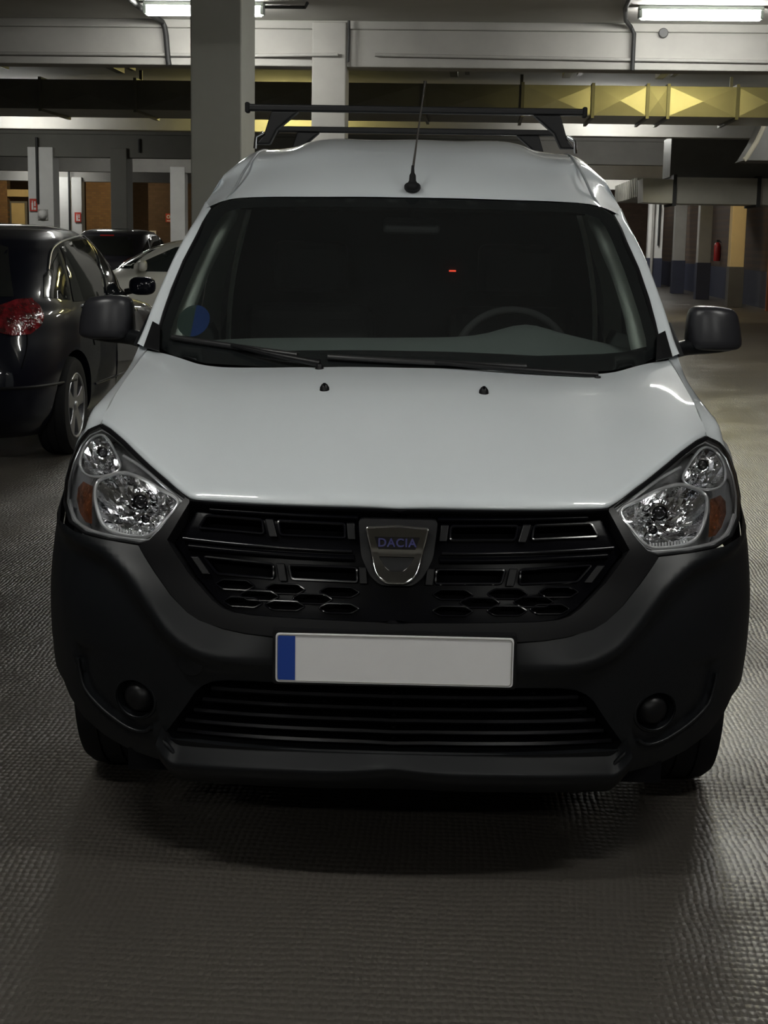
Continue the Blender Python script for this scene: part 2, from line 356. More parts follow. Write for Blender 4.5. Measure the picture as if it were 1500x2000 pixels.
# ---- tube lamps
def lamp(x, y, z, m, label, length=1.17, cat='lamp', drop=True, rz=0.):
    e = empty('tube_lamp', (x, y, z), rz); h = length/2
    box('housing', (-h, h, -.07, .07, .045, ZC-z if drop else .09), GREENH, e, bevel=.01)
    prof = [(-.062, .045), (-.06, .0), (-.035, -.04), (.035, -.04), (.06, 0), (.062, .045)]
    V = []; Fs = []
    for s in (-h+.03, h-.03): V += [(s, a, b) for a, b in prof]
    n = len(prof); Fs = [(i, (i+1) % n, n+(i+1) % n, n+i) for i in range(n)]+[tuple(range(n)), tuple(range(n, 2*n))]
    mesh('diffuser', V, Fs, m, e, smooth=False)
    for s in (-1, 1): box('end_cap', (s*h-.035*(s > 0), s*h+.035*(s < 0), -.064, .064, -.03, .046), GREENH, e, bevel=.008)
    return tag(e, label, cat, 'tube lamps')
ZL = 3.585
lamp(-2.53, 12.0, ZL, TUBEW, 'lit white tube lamp partly hidden by the broad grey column')
lamp(2.21, 12.0, ZL, TUBEW, 'lit white tube lamp on the ceiling at upper right')
lamp(1.75, 5.6, ZL, TUBEW, 'tube lamp above the aisle right of the van rear')
lamp(-6.4, 5.2, ZL, TUBED, 'added weak tube lamp left of the navy hatchback, outside the view')  # unseen lamp added as faint fill, kept away from the broad column
lamp(1.7, 9.1, ZL, TUBEW, 'added tube lamp turned along the aisle, right of the broad column', rz=PI/2)  # unseen lamp added to brighten the broad column's right face
lamp(4.9, 48.3, ZL, TUBEW, 'added tube lamp close to the farthest right column')  # added to lighten the farthest white column
lamp(5.3, 17.5, ZL, TUBEW, 'added tube lamp over the right bays, outside the view')  # added out of view to light the floor at right
lamp(-1.7, -.9, ZL, TUBEW, 'tube lamp above the van bonnet on the left')
lamp(2.1, -.9, ZL, TUBEW, 'tube lamp above the van bonnet on the right')
lamp(-1.7, -6.6, ZL, TUBEW, 'tube lamp behind the viewer on the left')
lamp(2.1, -6.6, ZL, TUBEW, 'tube lamp behind the viewer on the right')
lamp(2.6, 15.7, 3.58, TUBEY, 'yellow tube lamp between the near beam and the lit duct')
lamp(2.1, 20.9, 3.45, TUBEW, 'tube lamp above the duct at right, lighting the second beam')
lamp(-2.9, 20.9, 3.45, TUBEY, 'yellow tube lamp above the duct behind the roof bars')
lamp(-7.2, 20.9, 3.45, TUBEW, 'tube lamp above the duct at far left')
lamp(2.6, 26.6, ZL, TUBEW, 'tube lamp in front of the third beam at right')
lamp(-9.0, 35.6, ZL, TUBEW, 'tube lamp before the fourth beam, left one')
lamp(-4.0, 35.6, ZL, TUBEW, 'tube lamp before the fourth beam, middle one')
lamp(-14.0, 46.4, ZL, TUBEW, 'tube lamp before the fifth beam')
lamp(4.6, 31.5, ZL, TUBES, 'warm tube lamp near the cream column')
lamp(4.4, 46.5, ZL, TUBEW, 'tube lamp beside the farthest right column')
lamp(4.2, 40.5, ZL, TUBEW, 'added tube lamp beside the two blue-based columns')  # extra lamp added because the second blue-based column was too dark
lamp(-9.4, 27.2, ZL, TUBEW, 'added tube lamp in front of the white column at far left')  # hidden lamp added to whiten the column front
lamp(-12.6, 51.5, ZL, TUBES, 'added warm tube lamp before the brown brick pier')  # added to bring up the far brown brick
lamp(-16.5, 51.5, ZL, TUBES, 'added warm tube lamp before the far left door')  # added likewise for the wall and door at far left
lamp(1.0, 36.5, ZL, TUBEW, 'added tube lamp over the far aisle, behind the third beam')  # hidden lamp added to brighten the far right aisle
lamp(5.6, 53.5, ZL, TUBED, 'weak tube lamp near the far right corner')
cable('lamp_conduit', [(-1.94, 12.0, 3.63), (-1.7, 12.0, 3.63), (-1.55, 12.0, 3.63), (-1.52, 11.9, 3.655)], .016, CABLE, 'short black conduit feeding the lamp by the broad column', 'conduit')
# ---- long transverse duct with cross-broken panels
e = empty('air_duct', (-4, 17.5, 3.09)); ex = -4
secs = [-12.1+1.28*i for i in range(10)]+[.70, 1.615, 2.324, 2.589, 3.478, 4.25]
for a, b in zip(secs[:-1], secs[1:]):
    mg = GALV if a > .5 else GALVD  # left sections darker: shade of the unlit run put into the metal colour
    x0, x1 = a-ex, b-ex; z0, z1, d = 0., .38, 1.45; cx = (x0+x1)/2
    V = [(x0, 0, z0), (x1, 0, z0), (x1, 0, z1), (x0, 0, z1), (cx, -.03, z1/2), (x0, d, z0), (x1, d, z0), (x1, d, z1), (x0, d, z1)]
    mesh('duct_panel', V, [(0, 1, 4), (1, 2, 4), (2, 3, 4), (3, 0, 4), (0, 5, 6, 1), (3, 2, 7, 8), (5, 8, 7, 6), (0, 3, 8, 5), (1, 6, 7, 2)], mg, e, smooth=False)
    box('flange', (x1-.02, x1+.02, -.035, d+.03, z0-.035, z1+.03), GALVD, e)
for x in (-9.6, -4.5, .7, 3.5): box('hanger', (x-ex-.02, x-ex+.02, .7, .74, .38, .58), GALVD, e)
tag(e, 'long sheet metal duct across the ceiling, lit yellow at right', 'duct')
# ---- right-hand ducts
e = empty('air_duct', (5.0, 24.0, 2.16))
V = [(-2.0, 0, 0), (-1.52, -.25, -.02), (-1.52, -.25, .38), (-2.02, 0, .40), (-2.0, .9, 0), (-1.52, .9, -.02), (-1.52, .9, .38), (-2.02, .9, .4)]
QF = [(0, 1, 2, 3), (0, 4, 5, 1), (3, 2, 6, 7), (0, 3, 7, 4), (4, 7, 6, 5), (1, 5, 6, 2)]
mesh('end_panel', V, QF, GALV, e, smooth=False)
for a, b in ((-1.48, -.1), (-.06, 1.3)): box('duct_panel', (a, b, -.25, .9, -.02, .42), GALV, e)
for a in (-1.5, -.08): box('flange', (a-.03, a+.03, -.29, .95, -.06, .46), CABLE, e)
box('upper_duct', (-1.55, 1.9, .1, 1.2, .44, 1.12), GALVD, e)
tag(e, 'grey box duct hanging low at right above the columns', 'duct')
e = empty('ribbed_duct', (3.3, 25.2, 2.32)); box('core', (-.24, .3, 0, 4.7, 0, .27), GALVD, e)
for i in range(14): box('rib', (-.29, .33, .1+i*.34, .19+i*.34, -.03, .31), GALV, e)
tag(e, 'ribbed metal duct running back from the grey box duct', 'duct')
e = empty('duct_elbow', (4.2, 20.0, 2.7))
P = [(.50, 1.0), (.30, .78), (.16, .52), (.05, .25), (-.08, .02), (-.12, -.02)]
V = []
for dy in (0, .9):
    V += [(x-.05, dy, z) for x, z in P]+[(2.6, dy, z) for x, z in reversed(P)]
n = len(P)*2; Fs = [(i, (i+1) % n, n+(i+1) % n, n+i) for i in range(n)]+[tuple(range(n)), tuple(range(2*n-1, n-1, -1))]
mesh('curved_shell', V, Fs, GALVD, e, smooth=True, auto=40)
tube('lit_edge', [(x-.06, -.015, z) for x, z in P], .035, mat('lit_edge_pale', (.62, .58, .46), rough=.5), e)  # pale tube painting the light along the elbow's left edge
tag(e, 'curved duct elbow cut by the right edge under the beam', 'duct')
# ---- far left: brown wall pieces, board, door, signs
structure(box('wall_brown_panel', (-14.3, -12.95, 53.8, 54.2, 0, ZC), BRICK), 'brown brick pier behind the far pair of columns', 'wall')
structure(box('wall_brown_panel', (-12.0, -9.5, 53.9, 54.2, 0, ZC), BRICKD), 'dim brown wall with two small signs', 'wall')
structure(box('wall_brown_panel', (-18.6, -17.25, 53.8, 54.2, 0, ZC), BRICK), 'brown wall strip at the far left edge', 'wall')
tag(box('beige_lintel', (-17.25, -16.2, 53.8, 54.1, 2.78, 3.04), BEIGE), 'beige lintel board above the far left door', 'board')
e = empty('door_1', (-16.9, 54.0, 0)); box('panel', (-.25, .25, -.06, 0, 0, 2.55), BEIGE, e); box('frame', (-.33, .33, 0, .06, 0, 2.62), DADOG, e); structure(e, 'beige door under the lintel at the far left', 'door')
def sign(name, x, y, z, w_, h_, m, label, pict):
    e = empty(name, (x, y, z)); box('plate', (-w_/2, w_/2, -.02, 0, -h_/2, h_/2), m, e)
    if pict == 'ext':
        boxes('pictogram', [(-.22*w_, .0, -.03, -.02, -.38*h_, .18*h_), (-.16*w_, -.06*w_, -.03, -.02, .18*h_, .34*h_), (.12*w_, .30*w_, -.03, -.02, -.1*h_, .3*h_), (.08*w_, .34*w_, -.03, -.02, -.38*h_, -.2*h_)], SIGNW, e)
    else:
        V, Fs = lathedata([(.16*w_, 0), (.16*w_, -.012), (.34*w_, -.012), (.34*w_, 0)], 20, 'y'); mesh('ring', V, Fs, SIGNW if pict == 'ring' else mat('sign_dark', (.06, .06, .10), rough=.5), e, loc=(0, -.02, .12*h_))
        box('text_bar', (-.3*w_, .3*w_, -.025, -.02, -.4*h_, -.28*h_), SIGNW if pict == 'ring' else CABLE, e)
    return tag(e, label, 'sign')
sign('extinguisher_sign', -9.53, 30.38, 2.06, .17, .27, RED, 'red fire extinguisher sign on the white column at far left', 'ext')
sign('extinguisher_sign', -13.03, 47.68, 2.0, .21, .32, RED, 'red extinguisher sign on the right column of the far pair', 'ext')
sign('notice_sign', -11.24, 53.88, 2.1, .21, .31, RED, 'red square notice with a white ring on the dim wall', 'ring')
sign('notice_sign', -11.83, 53.88, 1.46, .24, .33, SIGNW, 'white notice with a dark ring low on the dim wall', 'dark')
e = empty('dome_lamp', (-9.33, 30.38, 1.86))
V, Fs = lathedata([(0, -.12), (.05, -.115), (.09, -.08), (.105, -.03), (.10, 0)], 18, 'y'); mesh('dome', V, Fs, SIGNW, e); box('bracket', (-.11, .11, -.02, .02, -.11, .11), PIPE, e)
tag(e, 'white dome lamp, unlit, on the white column at far left', 'lamp')
def extinguisher(x, y, z, label):
    e = empty('fire_extinguisher', (x, y, z)); lathe('bottle', [(0, 0), (.09, .01), (.095, .05), (.095, .42), (.07, .50), (.03, .53), (0, .53)], REDEX, e, n=18, axis='z')
    box('valve', (-.03, .05, -.02, .02, .53, .60), CABLE, e); tube('hose', [(.04, 0, .57), (.13, 0, .5), (.13, 0, .25), (.1, 0, .12)], .014, CABLE, e)
    box('bracket', (-.05, .05, .085, .20, .2, .26), DADOG, e)
    return tag(e, label, 'extinguisher')
extinguisher(6.35, 57.8, 1.0, 'red extinguisher on the far dark wall at right')
extinguisher(6.90, 41.0, 1.0, 'red extinguisher between the two blue-based columns')
tag(box('pipe_guard', (6.72, 6.82, 32.2, 32.3, 0, 1.25), mat('orange_post', (.28, .10, .045), rough=.6)), 'slim orange post by the wall right of the cream column', 'post')

# ================================================================== THE VAN  (own frame: nose at y=0, tail at +y, x to the viewer's right)
VAN = empty('delivery_van', (0, 0, 0), math.radians(1.76))
tag(VAN, 'white panel van with charcoal bumper and roof bars, facing the viewer', 'van')
ZW = [.10, .20, .343, .444, .537, .636, .754, .829, .90, 1.0, 1.1]; WW = [.80, .825, .847, .858, .863, .864, .856, .842, .838, .825, .80]
ZY = [.10, .20, .27, .34, .45, .54, .62, .70, .78, .86, .92, .988, 1.06]; YY = [.10, .06, .02, .0, -.01, -.012, .0, .025, .05, .105, .19, .31, .44]
NN, AA = 2.6, .5
def Wf(z): return hermite(z, ZW, WW)
def S(ph, z):
    s = 1 if ph >= 0 else -1
    return Vector((s*Wf(z)*abs(math.sin(ph))**(2/NN), hermite(z, ZY, YY)+AA*(1-abs(math.cos(ph))**(2/NN)), z))
def phi(x, z):
    r = min(abs(x)/Wf(z), 1.); return math.copysign(math.asin(r**(NN/2)), x)
def Snorm(ph, z):
    a, b = S(ph+1e-3, z)-S(ph-1e-3, z), S(ph, z+1e-3)-S(ph, z-1e-3); n = a.cross(b)
    if n.length < 1e-9: n = Vector((0, -1, 0))
    n.normalize(); return n if n.y < 0 or (abs(n.y) < .2 and n.x*ph > 0) else -n
def Sx(x, z, off=0.):
    p = phi(x, z); 
    if abs(x) < .01: return S(p, z)+Vector((0, -off, 0))
    return S(p, z)+Snorm(p, z)*off
KU = .62
def front(name, outline, holes=(), off=None, m=PLAST, h=.018, parent=VAN, solid=0., auto=None):
    cv = lambda l: [((phi(x, z) if x != 'R' and x != 'L' else (PI/2 if x == 'R' else -PI/2))*KU, z) for x, z in l]
    # densify in metric space first so that straight edges stay straight
    def dm(l):
        out = []
        for i in range(len(l)):
            a, b = l[i], l[(i+1) % len(l)]
            if isinstance(a[0], str) or isinstance(b[0], str): out.append(a); continue
            d = math.hypot(b[0]-a[0], b[1]-a[1]); n = max(1, int(d/h))
            out += [(a[0]+(b[0]-a[0])*k/n, a[1]+(b[1]-a[1])*k/n) for k in range(n)]
        return out
    V2, Fs = fill2d(cv(dm(outline)), [cv(dm(q)) for q in holes], h)
    V = []
    for u, z in V2:
        p = u/KU; d = 0. if off is None else (off(S(p, z).x, z) if callable(off) else off)
        V.append(S(p, z)+(Snorm(p, z)*d if abs(p) > .01 else Vector((0, -d, 0))))
    return mesh(name, V, Fs, m, parent, auto=auto, solid=solid)
def wall_loop(name, loop, o0, o1, m, parent=VAN, closed=True):
    """strip that runs round an opening from offset o0 to offset o1"""
    l = densify(loop, .02) if closed else loop
    V = [Sx(x, z, o0) for x, z in l]+[Sx(x, z, o1) for x, z in l]; n = len(l)
    Fs = [(i, (i+1) % n, n+(i+1) % n, n+i) for i in range(n if closed else n-1)]
    return mesh(name, V, Fs, m, parent, auto=50)
def onto(pts, off=0.): return [Sx(x, z, off) for x, z in pts]
def sm2(pts, n=6, closed=False): return [(v.x, v.y) for v in catmull([Vector((a, b, 0)) for a, b in pts], n, closed)]

HL = [(.485, .857), (.541, .889), (.607, .922), (.67, .953), (.72, .972), (.752, .978), (.79, .960), (.813, .932), (.826, .89), (.829, .845), (.812, .806), (.78, .775), (.733, .761), (.666, .757), (.586, .756), (.561, .764), (.535, .791), (.507, .827)]
SUR = [(0, .576), (.263, .579), (.33, .583), (.38, .590), (.437, .604), (.464, .619), (.503, .652), (.543, .697), (.587, .752)]
GR = [(0, .616), (.14, .618), (.32, .622), (.362, .626), (.386, .634), (.410, .650), (.465, .702), (.519, .770), (.474, .849)]
LOWG = [(0, .484), (.262, .476), (.37, .473), (.405, .468), (.43, .456), (.447, .440), (.470, .404), (.527, .322), (.505, .316), (.25, .313), (0, .313)]
BAND = sm2([(.862, .79), (.80, .775), (.738, .752), (.680, .738), (.645, .722), (.595, .684), (.547, .632), (.489, .568), (.42, .535), (.33, .525), (.2, .52), (0, .52)])
CRES = sm2([(.745, .47), (.741, .44), (.728, .399), (.686, .363), (.636, .335), (.602, .323), (.575, .324), (.556, .338)])
def bump_off(x, z):
    ax = abs(x)
    if z > .85: return 0.
    t = dist_poly((ax, z), BAND)          # BAND runs outer -> centre; negative side is towards the surround
    d = .034*max(0., 1+t/.085)**1.3 if t < 0 else .034*math.exp(-(t/.026)**2)
    fade = min(1., max(0., (ax-.22)/.2))*min(1., max(0., (.845-ax)/.07)); d *= fade
    c = dist_poly((ax, z), CRES)
    if .50 < ax < .80 and z < .50 and c < 0 and (ax-.62)**2+(z-.41)**2 < .16**2:
        d -= .014*math.exp(c/.05)
    return d
FOGC = (.597, .402)
def fogc(r, s=1): return [(s*(FOGC[0]+r*1.02*math.cos(a)), FOGC[1]+r*math.sin(a)) for a in [2*PI*k/28 for k in range(28)]]
bump_half = SUR+[(.666, .754), (.733, .758), (.78, .772), (.812, .803), (.828, .832), ('R', .835), ('R', .74), ('R', .64), ('R', .54), ('R', .44), (.80, .395), (.78, .361), (.74, .321), (.681, .289), (.619, .266), (.546, .252), (.40, .248), (0, .248)]
def mirh(half):
    out = list(half)
    for x, z in reversed(half):
        if x == 'R': out.append(('L', z))
        elif abs(x) > 1e-6: out.append((-x, z))
    return out
low_loop = mir2(LOWG)
front('bumper', mirh(bump_half), [low_loop, fogc(.046), fogc(.046, -1)], bump_off, PLAST, h=.014)
# bumper wings running back to the wheel arches
ZXS = [.2, .35, .5, .65, .8, .9, .965, 1.0, 1.03, 1.06, 1.10, 1.152, 1.221, 1.30, 1.40, 1.52, 1.607, 1.682, 1.735]
XXS = [.82, .848, .861, .864, .853, .842, .828, .812, .80, .792, .786, .776, .763, .748, .722, .688, .663, .632, .586]
def Xs(z): return hermite(z, ZXS, XXS)
def side(name, outline, holes=(), m=PAINT, s=1, off=0., h=.05, parent=VAN, solid=0.):
    V2, Fs = fill2d(outline, holes, h)
    def tap(y): return 1-.05*max(0, (y-3.6)/.75)**2
    return mesh(name, [Vector((s*(Xs(z)*tap(y)+off), y, z)) for y, z in V2], Fs, m, parent, auto=None, solid=solid)
def arc(cy, cz, r, a0, a1, n=18): return [(cy+r*math.cos(math.radians(a0+(a1-a0)*k/n)), cz+r*math.sin(math.radians(a0+(a1-a0)*k/n))) for k in range(n+1)]
WY, WZ, WR = .83, .31, .35
for s in (-1, 1):
    side('bumper_wing', [(.585, .835), (.55, .74), (.505, .64), (.488, .54), (.489, .44)]+arc(WY, WZ, WR, 158, 118)+[(.66, .72), (.67, .835)], m=PLAST, s=s)
    # wheel arch liner
    V = []; A_ = arc(WY, WZ, WR+.01, 158, 0, 24)
    for x in (.80, .45): V += [(s*x, y, z) for y, z in A_]
    n = len(A_); mesh('arch_liner', V, [(i, i+1, n+i+1, n+i) for i in range(n-1)], DARK, VAN)
    V = []; A2 = arc(3.64, WZ, WR+.01, 205, -25, 24)
    for x in (.84, .45): V += [(s*x, y, z) for y, z in A2]
    mesh('arch_liner', V, [(i, i+1, n+i+1, n+i) for i in range(n-1)], DARK, VAN)
# lower lip
lip = []
for x in (0, .12, .25, .38, .46, .50, .53):
    z = .287-.012*(x/.48)**2 if x < .49 else (.278 if x < .52 else .318)
    lip.append([Sx(x, z+.03, -.004), Sx(x, z+.008, .022), Sx(x, z-.004, .034), Sx(x, z-.03, .028), Sx(x, z-.075, .0), Sx(x, z-.085, -.08)])
V, Fs = loft(list(zip(*lip)), 4, 4); V, Fs = mirrored(V, Fs); mesh('lower_lip', V, Fs, PLAST, VAN, auto=60)
for s in (-1, 1):
    tube('lip_edge', onto(sm2([(s*.532, .322), (s*.512, .303), (s*.488, .274)]), .012), .006, PLAST, VAN)
    tube('pocket_edge', onto([(s*x, z) for x, z in CRES], .0), .0045, PLAST, VAN)
# lower intake: walls, back, slats
wall_loop('intake_wall', low_loop, .002, -.08, PLAST)
front('intake_back', low_loop, (), -.08, DARK, h=.04)
for k, z in enumerate((.338, .366, .394, .422, .450)):
    xe = .505-.09*max(0, (z-.33)/.12)
    pr = [(-.05, .0), (-.014, .006), (-.010, .0), (-.014, -.005), (-.05, -.004)]
    xs = [xe*(i/14*2-1) for i in range(15)]
    V = []
    for x in xs: V += [Sx(x, z-.006+dz, dn) for dn, dz in pr]
    n = len(pr); Fs = [(i*n+j, i*n+(j+1) % n, (i+1)*n+(j+1) % n, (i+1)*n+j) for i in range(14) for j in range(n)]
    mesh('intake_slat', V, Fs, mat('slat_black', (.004, .004, .006), rough=.3, spec=.22), VAN, auto=50)
for x in (-.32, -.16, 0, .16, .32):
    P = [Sx(x, .318, -.05), Sx(x, .475, -.05)]; tube('intake_post', P, .006, DARK, VAN)
# fog lamp blanks
for s in (-1, 1):
    e0 = wall_loop('fog_recess', fogc(.046, s), .0, -.035, PLAST)
    c = Sx(s*FOGC[0], FOGC[1], 0); n_ = Snorm(phi(s*FOGC[0], FOGC[1]), FOGC[1])
    V, Fs = lathedata([(0, .016), (.018, .014), (.030, .006), (.036, -.006), (.046, -.03)], 28, 'z')
    R = n_.to_track_quat('Z', 'Y').to_matrix(); V = [R @ Vector(v)+c-n_*.012 for v in V]; mesh('fog_blank', V, Fs, SATIN, VAN)
    tube('fog_rim', onto(fogc(.049, s), -.006), .0045, PLAST, VAN, closed=True)
    tx, tz = s*.50, .47
    V, Fs = lathedata([(.022, 0), (.022, .0025), (0, .003)], 22, 'z'); c = Sx(.335*s, .535, 0); 
# tow-eye cover on the passenger side
c = Sx(-.455, .508, bump_off(-.455, .508)); n_ = Snorm(phi(-.455, .508), .508); R = n_.to_track_quat('Z', 'Y').to_matrix()
V, Fs = lathedata([(.030, -.002), (.030, .002), (.027, .003), (0, .003)], 26, 'z'); mesh('tow_eye_cover', [R @ Vector(v)+c for v in V], Fs, PLAST, VAN, auto=40)
# grille surround
sur_half_o = SUR+[(.561, .766), (.535, .791), (.507, .827), (.486, .857)]
o_ = sur_half_o+[(.476, .854)]; i_ = list(reversed(GR))
ring = o_+i_[:-1]+[(0, .616)]
ring = [(x, z) for x, z in o_]+[(x, z) for x, z in i_]
full = [(x, z) for x, z in o_]+[(x, z) for x, z in i_]+[(-x, z) for x, z in GR[1:]]+[(-x, z) for x, z in reversed(o_) if x > 0]
front('grille_surround', full, (), .007, SATIN, h=.016)
tube('surround_seam', onto([(-x, z) for x, z in reversed(SUR[1:])]+SUR, .003), .0035, DARK, VAN, n=6)
gr_loop = mir2(GR[:-1]+[(.474, .851), (.36, .849), (.2, .849), (.0, .849)])
wall_loop('grille_wall', gr_loop, .007, -.07, SATIN)
front('grille_back', gr_loop, (), -.07, DARK, h=.05)
# gloss face with cell openings
def rnd(poly, r=.007, n=4):
    out = []; N = len(poly)
    for i in range(N):
        p = Vector(poly[i]); a = (Vector(poly[i-1])-p).normalized(); b = (Vector(poly[(i+1) % N])-p).normalized()
        for k in range(n+1):
            t = k/n; q = (1-t)**2*(p+a*r)+2*t*(1-t)*p+t*t*(p+b*r); out.append((q.x, q.y))
    return out
U3 = [(.120, .829), (.272, .831), (.265, .800), (.117, .798)]; U4 = [(.309, .832), (.440, .835), (.456, .806), (.302, .801)]
L3 = [(.090, .732), (.243, .733), (.235, .704), (.086, .702)]; L4 = [(.279, .734), (.441, .742), (.408, .707), (.275, .703)]
cells = [rnd(q) for q in (U3, U4, L3, L4)]; cells += [[(-x, z) for x, z in reversed(q)] for q in cells]
def hexa(cx, cz, a=.046, b=.0105): return [(cx-a, cz), (cx-a*.6, cz+b), (cx+a*.6, cz+b), (cx+a, cz), (cx+a*.6, cz-b), (cx-a*.6, cz-b)]
hexs = [hexa(s*x, z) for s in (-1, 1) for x, z in ((.127, .680), (.249, .683), (.365, .686), (.187, .664), (.308, .666), (.388, .668), (.127, .645), (.249, .647), (.345, .650))]
hexs = [q for q in hexs if all(inside(p, gr_loop) for p in q)]
inner = [(x*.985, .70+(z-.70)*.985) for x, z in GR[:-1]]+[(.465, .846), (.36, .845), (.2, .844), (0, .844)]
front('grille_face', mir2(inner), cells+hexs, -.022, GLOSSB, h=.03)
for q in cells:
    tube('grille_cell_frame', onto(q, -.018), .0034, GLRIM, VAN, n=6, closed=True); wall_loop('grille_cell_wall', q, -.02, -.05, GLOSSB)
for q in hexs: tube('honeycomb_cell', onto(rnd(q, .004, 2), -.019), .0022, GLRIM, VAN, n=6, closed=True)
for s in (-1, 1):
    for za, zb in ((.768, .780),):
        tube('grille_bar', onto([(s*(.10+.39*k/10), za+(zb-za)*(k/10)**1.5) for k in range(11)], -.014), .0048, GLRIM, VAN)
        tube('grille_bar', onto([(s*(.095+.38*k/10), .752+.010*(k/10)**1.5) for k in range(11)], -.017), .008, GLOSSB, VAN)
        tube('grille_bar', onto([(s*(.09+.34*k/10), .840+.004*(k/10)) for k in range(11)], -.012), .006, GLOSSB, VAN)
    for q in ([(.292, .835), (.280, .797)], [(.262, .737), (.254, .700)], [(.106, .832), (.102, .797)], [(.076, .735), (.073, .700)], [(.462, .742), (.432, .706)]):
        P = onto([(s*x, z) for x, z in q], -.018)
        d = Vector((.009, 0, 0)); V = [P[0]-d, P[0]+d, P[1]+d, P[1]-d]; V += [v+Vector((0, -.008, 0)) for v in V]
        mesh('grille_rib', V, [(0, 1, 2, 3), (4, 5, 6, 7), (0, 1, 5, 4), (1, 2, 6, 5), (2, 3, 7, 6), (3, 0, 4, 7)], SATIN, VAN, smooth=False, bevel=.002)
# emblem on its bracket
def plate_poly(name, poly, y0, y1, m, parent=VAN, bevel=.003, holes=(), curve=True):
    V2, Fs = fill2d(poly, holes, .012); lo = [Vector((x, (hermite(z, ZY, YY) if curve else 0)+y0, z)) for x, z in V2]
    k = len(lo); V = lo+[v+Vector((0, y1-y0, 0)) for v in lo]
    cnt = {}
    for f in Fs:
        for i in range(len(f)):
            e_ = (f[i], f[(i+1) % len(f)]); key = tuple(sorted(e_)); cnt.setdefault(key, []).append(e_)
    F2 = list(Fs)+[tuple(i+k for i in reversed(f)) for f in Fs]+[(b[0][0], b[0][1], b[0][1]+k, b[0][0]+k) for b in cnt.values() if len(b) == 1]
    return mesh(name, V, F2, m, parent, auto=35, bevel=bevel)
EX = .001
brk = rnd([(-.088, .834), (.090, .834), (.081, .756), (.060, .714), (.036, .695), (-.034, .695), (-.058, .714), (-.079, .756)], .012)
plate_poly('emblem_bracket', brk, .0, .05, SATIN, bevel=.006)
emo = rnd([(-.069, .818), (0, .822), (.069, .818), (.046, .727), (.036, .712), (.020, .703), (-.020, .703), (-.036, .712), (-.046, .727)], .006)
emi = rnd([(-.040, .759), (.040, .759), (.026, .738), (.014, .728), (-.014, .728), (-.026, .738)], .003)
EM = plate_poly('emblem', emo, -.012, .001, mat('smoked_chrome', (.36, .35, .33), rough=.12, metal=1.), bevel=.004, holes=[emi])
plate_poly('emblem_recess', [(-.050, .800), (.050, .800), (.041, .776), (-.041, .776)], -.0145, -.011, mat('dark_chrome', (.16, .16, .18), rough=.15, metal=1.), EM, bevel=0)
plate_poly('emblem_hole', emi, -.004, .0, SATIN, EM, bevel=0)
tube('emblem_edge', [Vector((x, hermite(z, ZY, YY)-.0125, z)) for x, z in emo], .0028, CHROME, EM, closed=True)
cu = bpy.data.curves.new('lettering', 'FONT'); cu.body = 'DACIA'; cu.size = .026; cu.align_x = 'CENTER'; cu.align_y = 'CENTER'; cu.extrude = .0012; cu.offset = .0006; cu.space_character = 1.12
to = bpy.data.objects.new('lettering_curve', cu); COL.objects.link(to); bpy.context.view_layer.update()
me = bpy.data.meshes.new_from_object(to.evaluated_get(bpy.context.evaluated_depsgraph_get())); bpy.data.objects.remove(to)
me.materials.clear(); me.materials.append(NAVY); lt = link('lettering', me, EM); lt.location = (.0, hermite(.788, ZY, YY)-.0155, .788); lt.rotation_euler = (PI/2-.25, 0, 0); lt.scale = (1.0, 1, 1)
# number plate
NP = empty('number_plate'); NP.parent = VAN
def rrect(w_, h_, r): return rnd([(-w_/2, -h_/2), (w_/2, -h_/2), (w_/2, h_/2), (-w_/2, h_/2)], r)
def flat(name, poly, y0, y1, cz, m, parent, bevel=0.):
    return mesh(name, *(lambda V2, Fs: ([Vector((x, y0, z+cz)) for x, z in V2]+[Vector((x, y1, z+cz)) for x, z in V2], [tuple(f) for f in Fs]+[tuple(i+len(V2) for i in f) for f in Fs]+[(i, (i+1) % len(poly), len(V2)+(i+1) % len(poly), len(V2)+i) for i in range(len(poly))]))(*fill2d(poly, (), .05, dens=False)), m, parent, smooth=False, bevel=bevel)
PZ = .5405
flat('plate_holder', rrect(.536, .122, .008), -.030, -.005, PZ, SATIN, NP)
flat('plate_sheet', rrect(.522, .111, .009), -.034, -.030, PZ, PLATE, NP)
flat('country_band', [(-.257, -.050), (-.218, -.050), (-.218, .050), (-.257, .050)], -.0352, -.034, PZ, BLUE, NP)
tube('plate_border', [Vector((x, -.0345, z+PZ)) for x, z in rrect(.514, .104, .008)], .0012, PIPE, NP, closed=True, n=6)
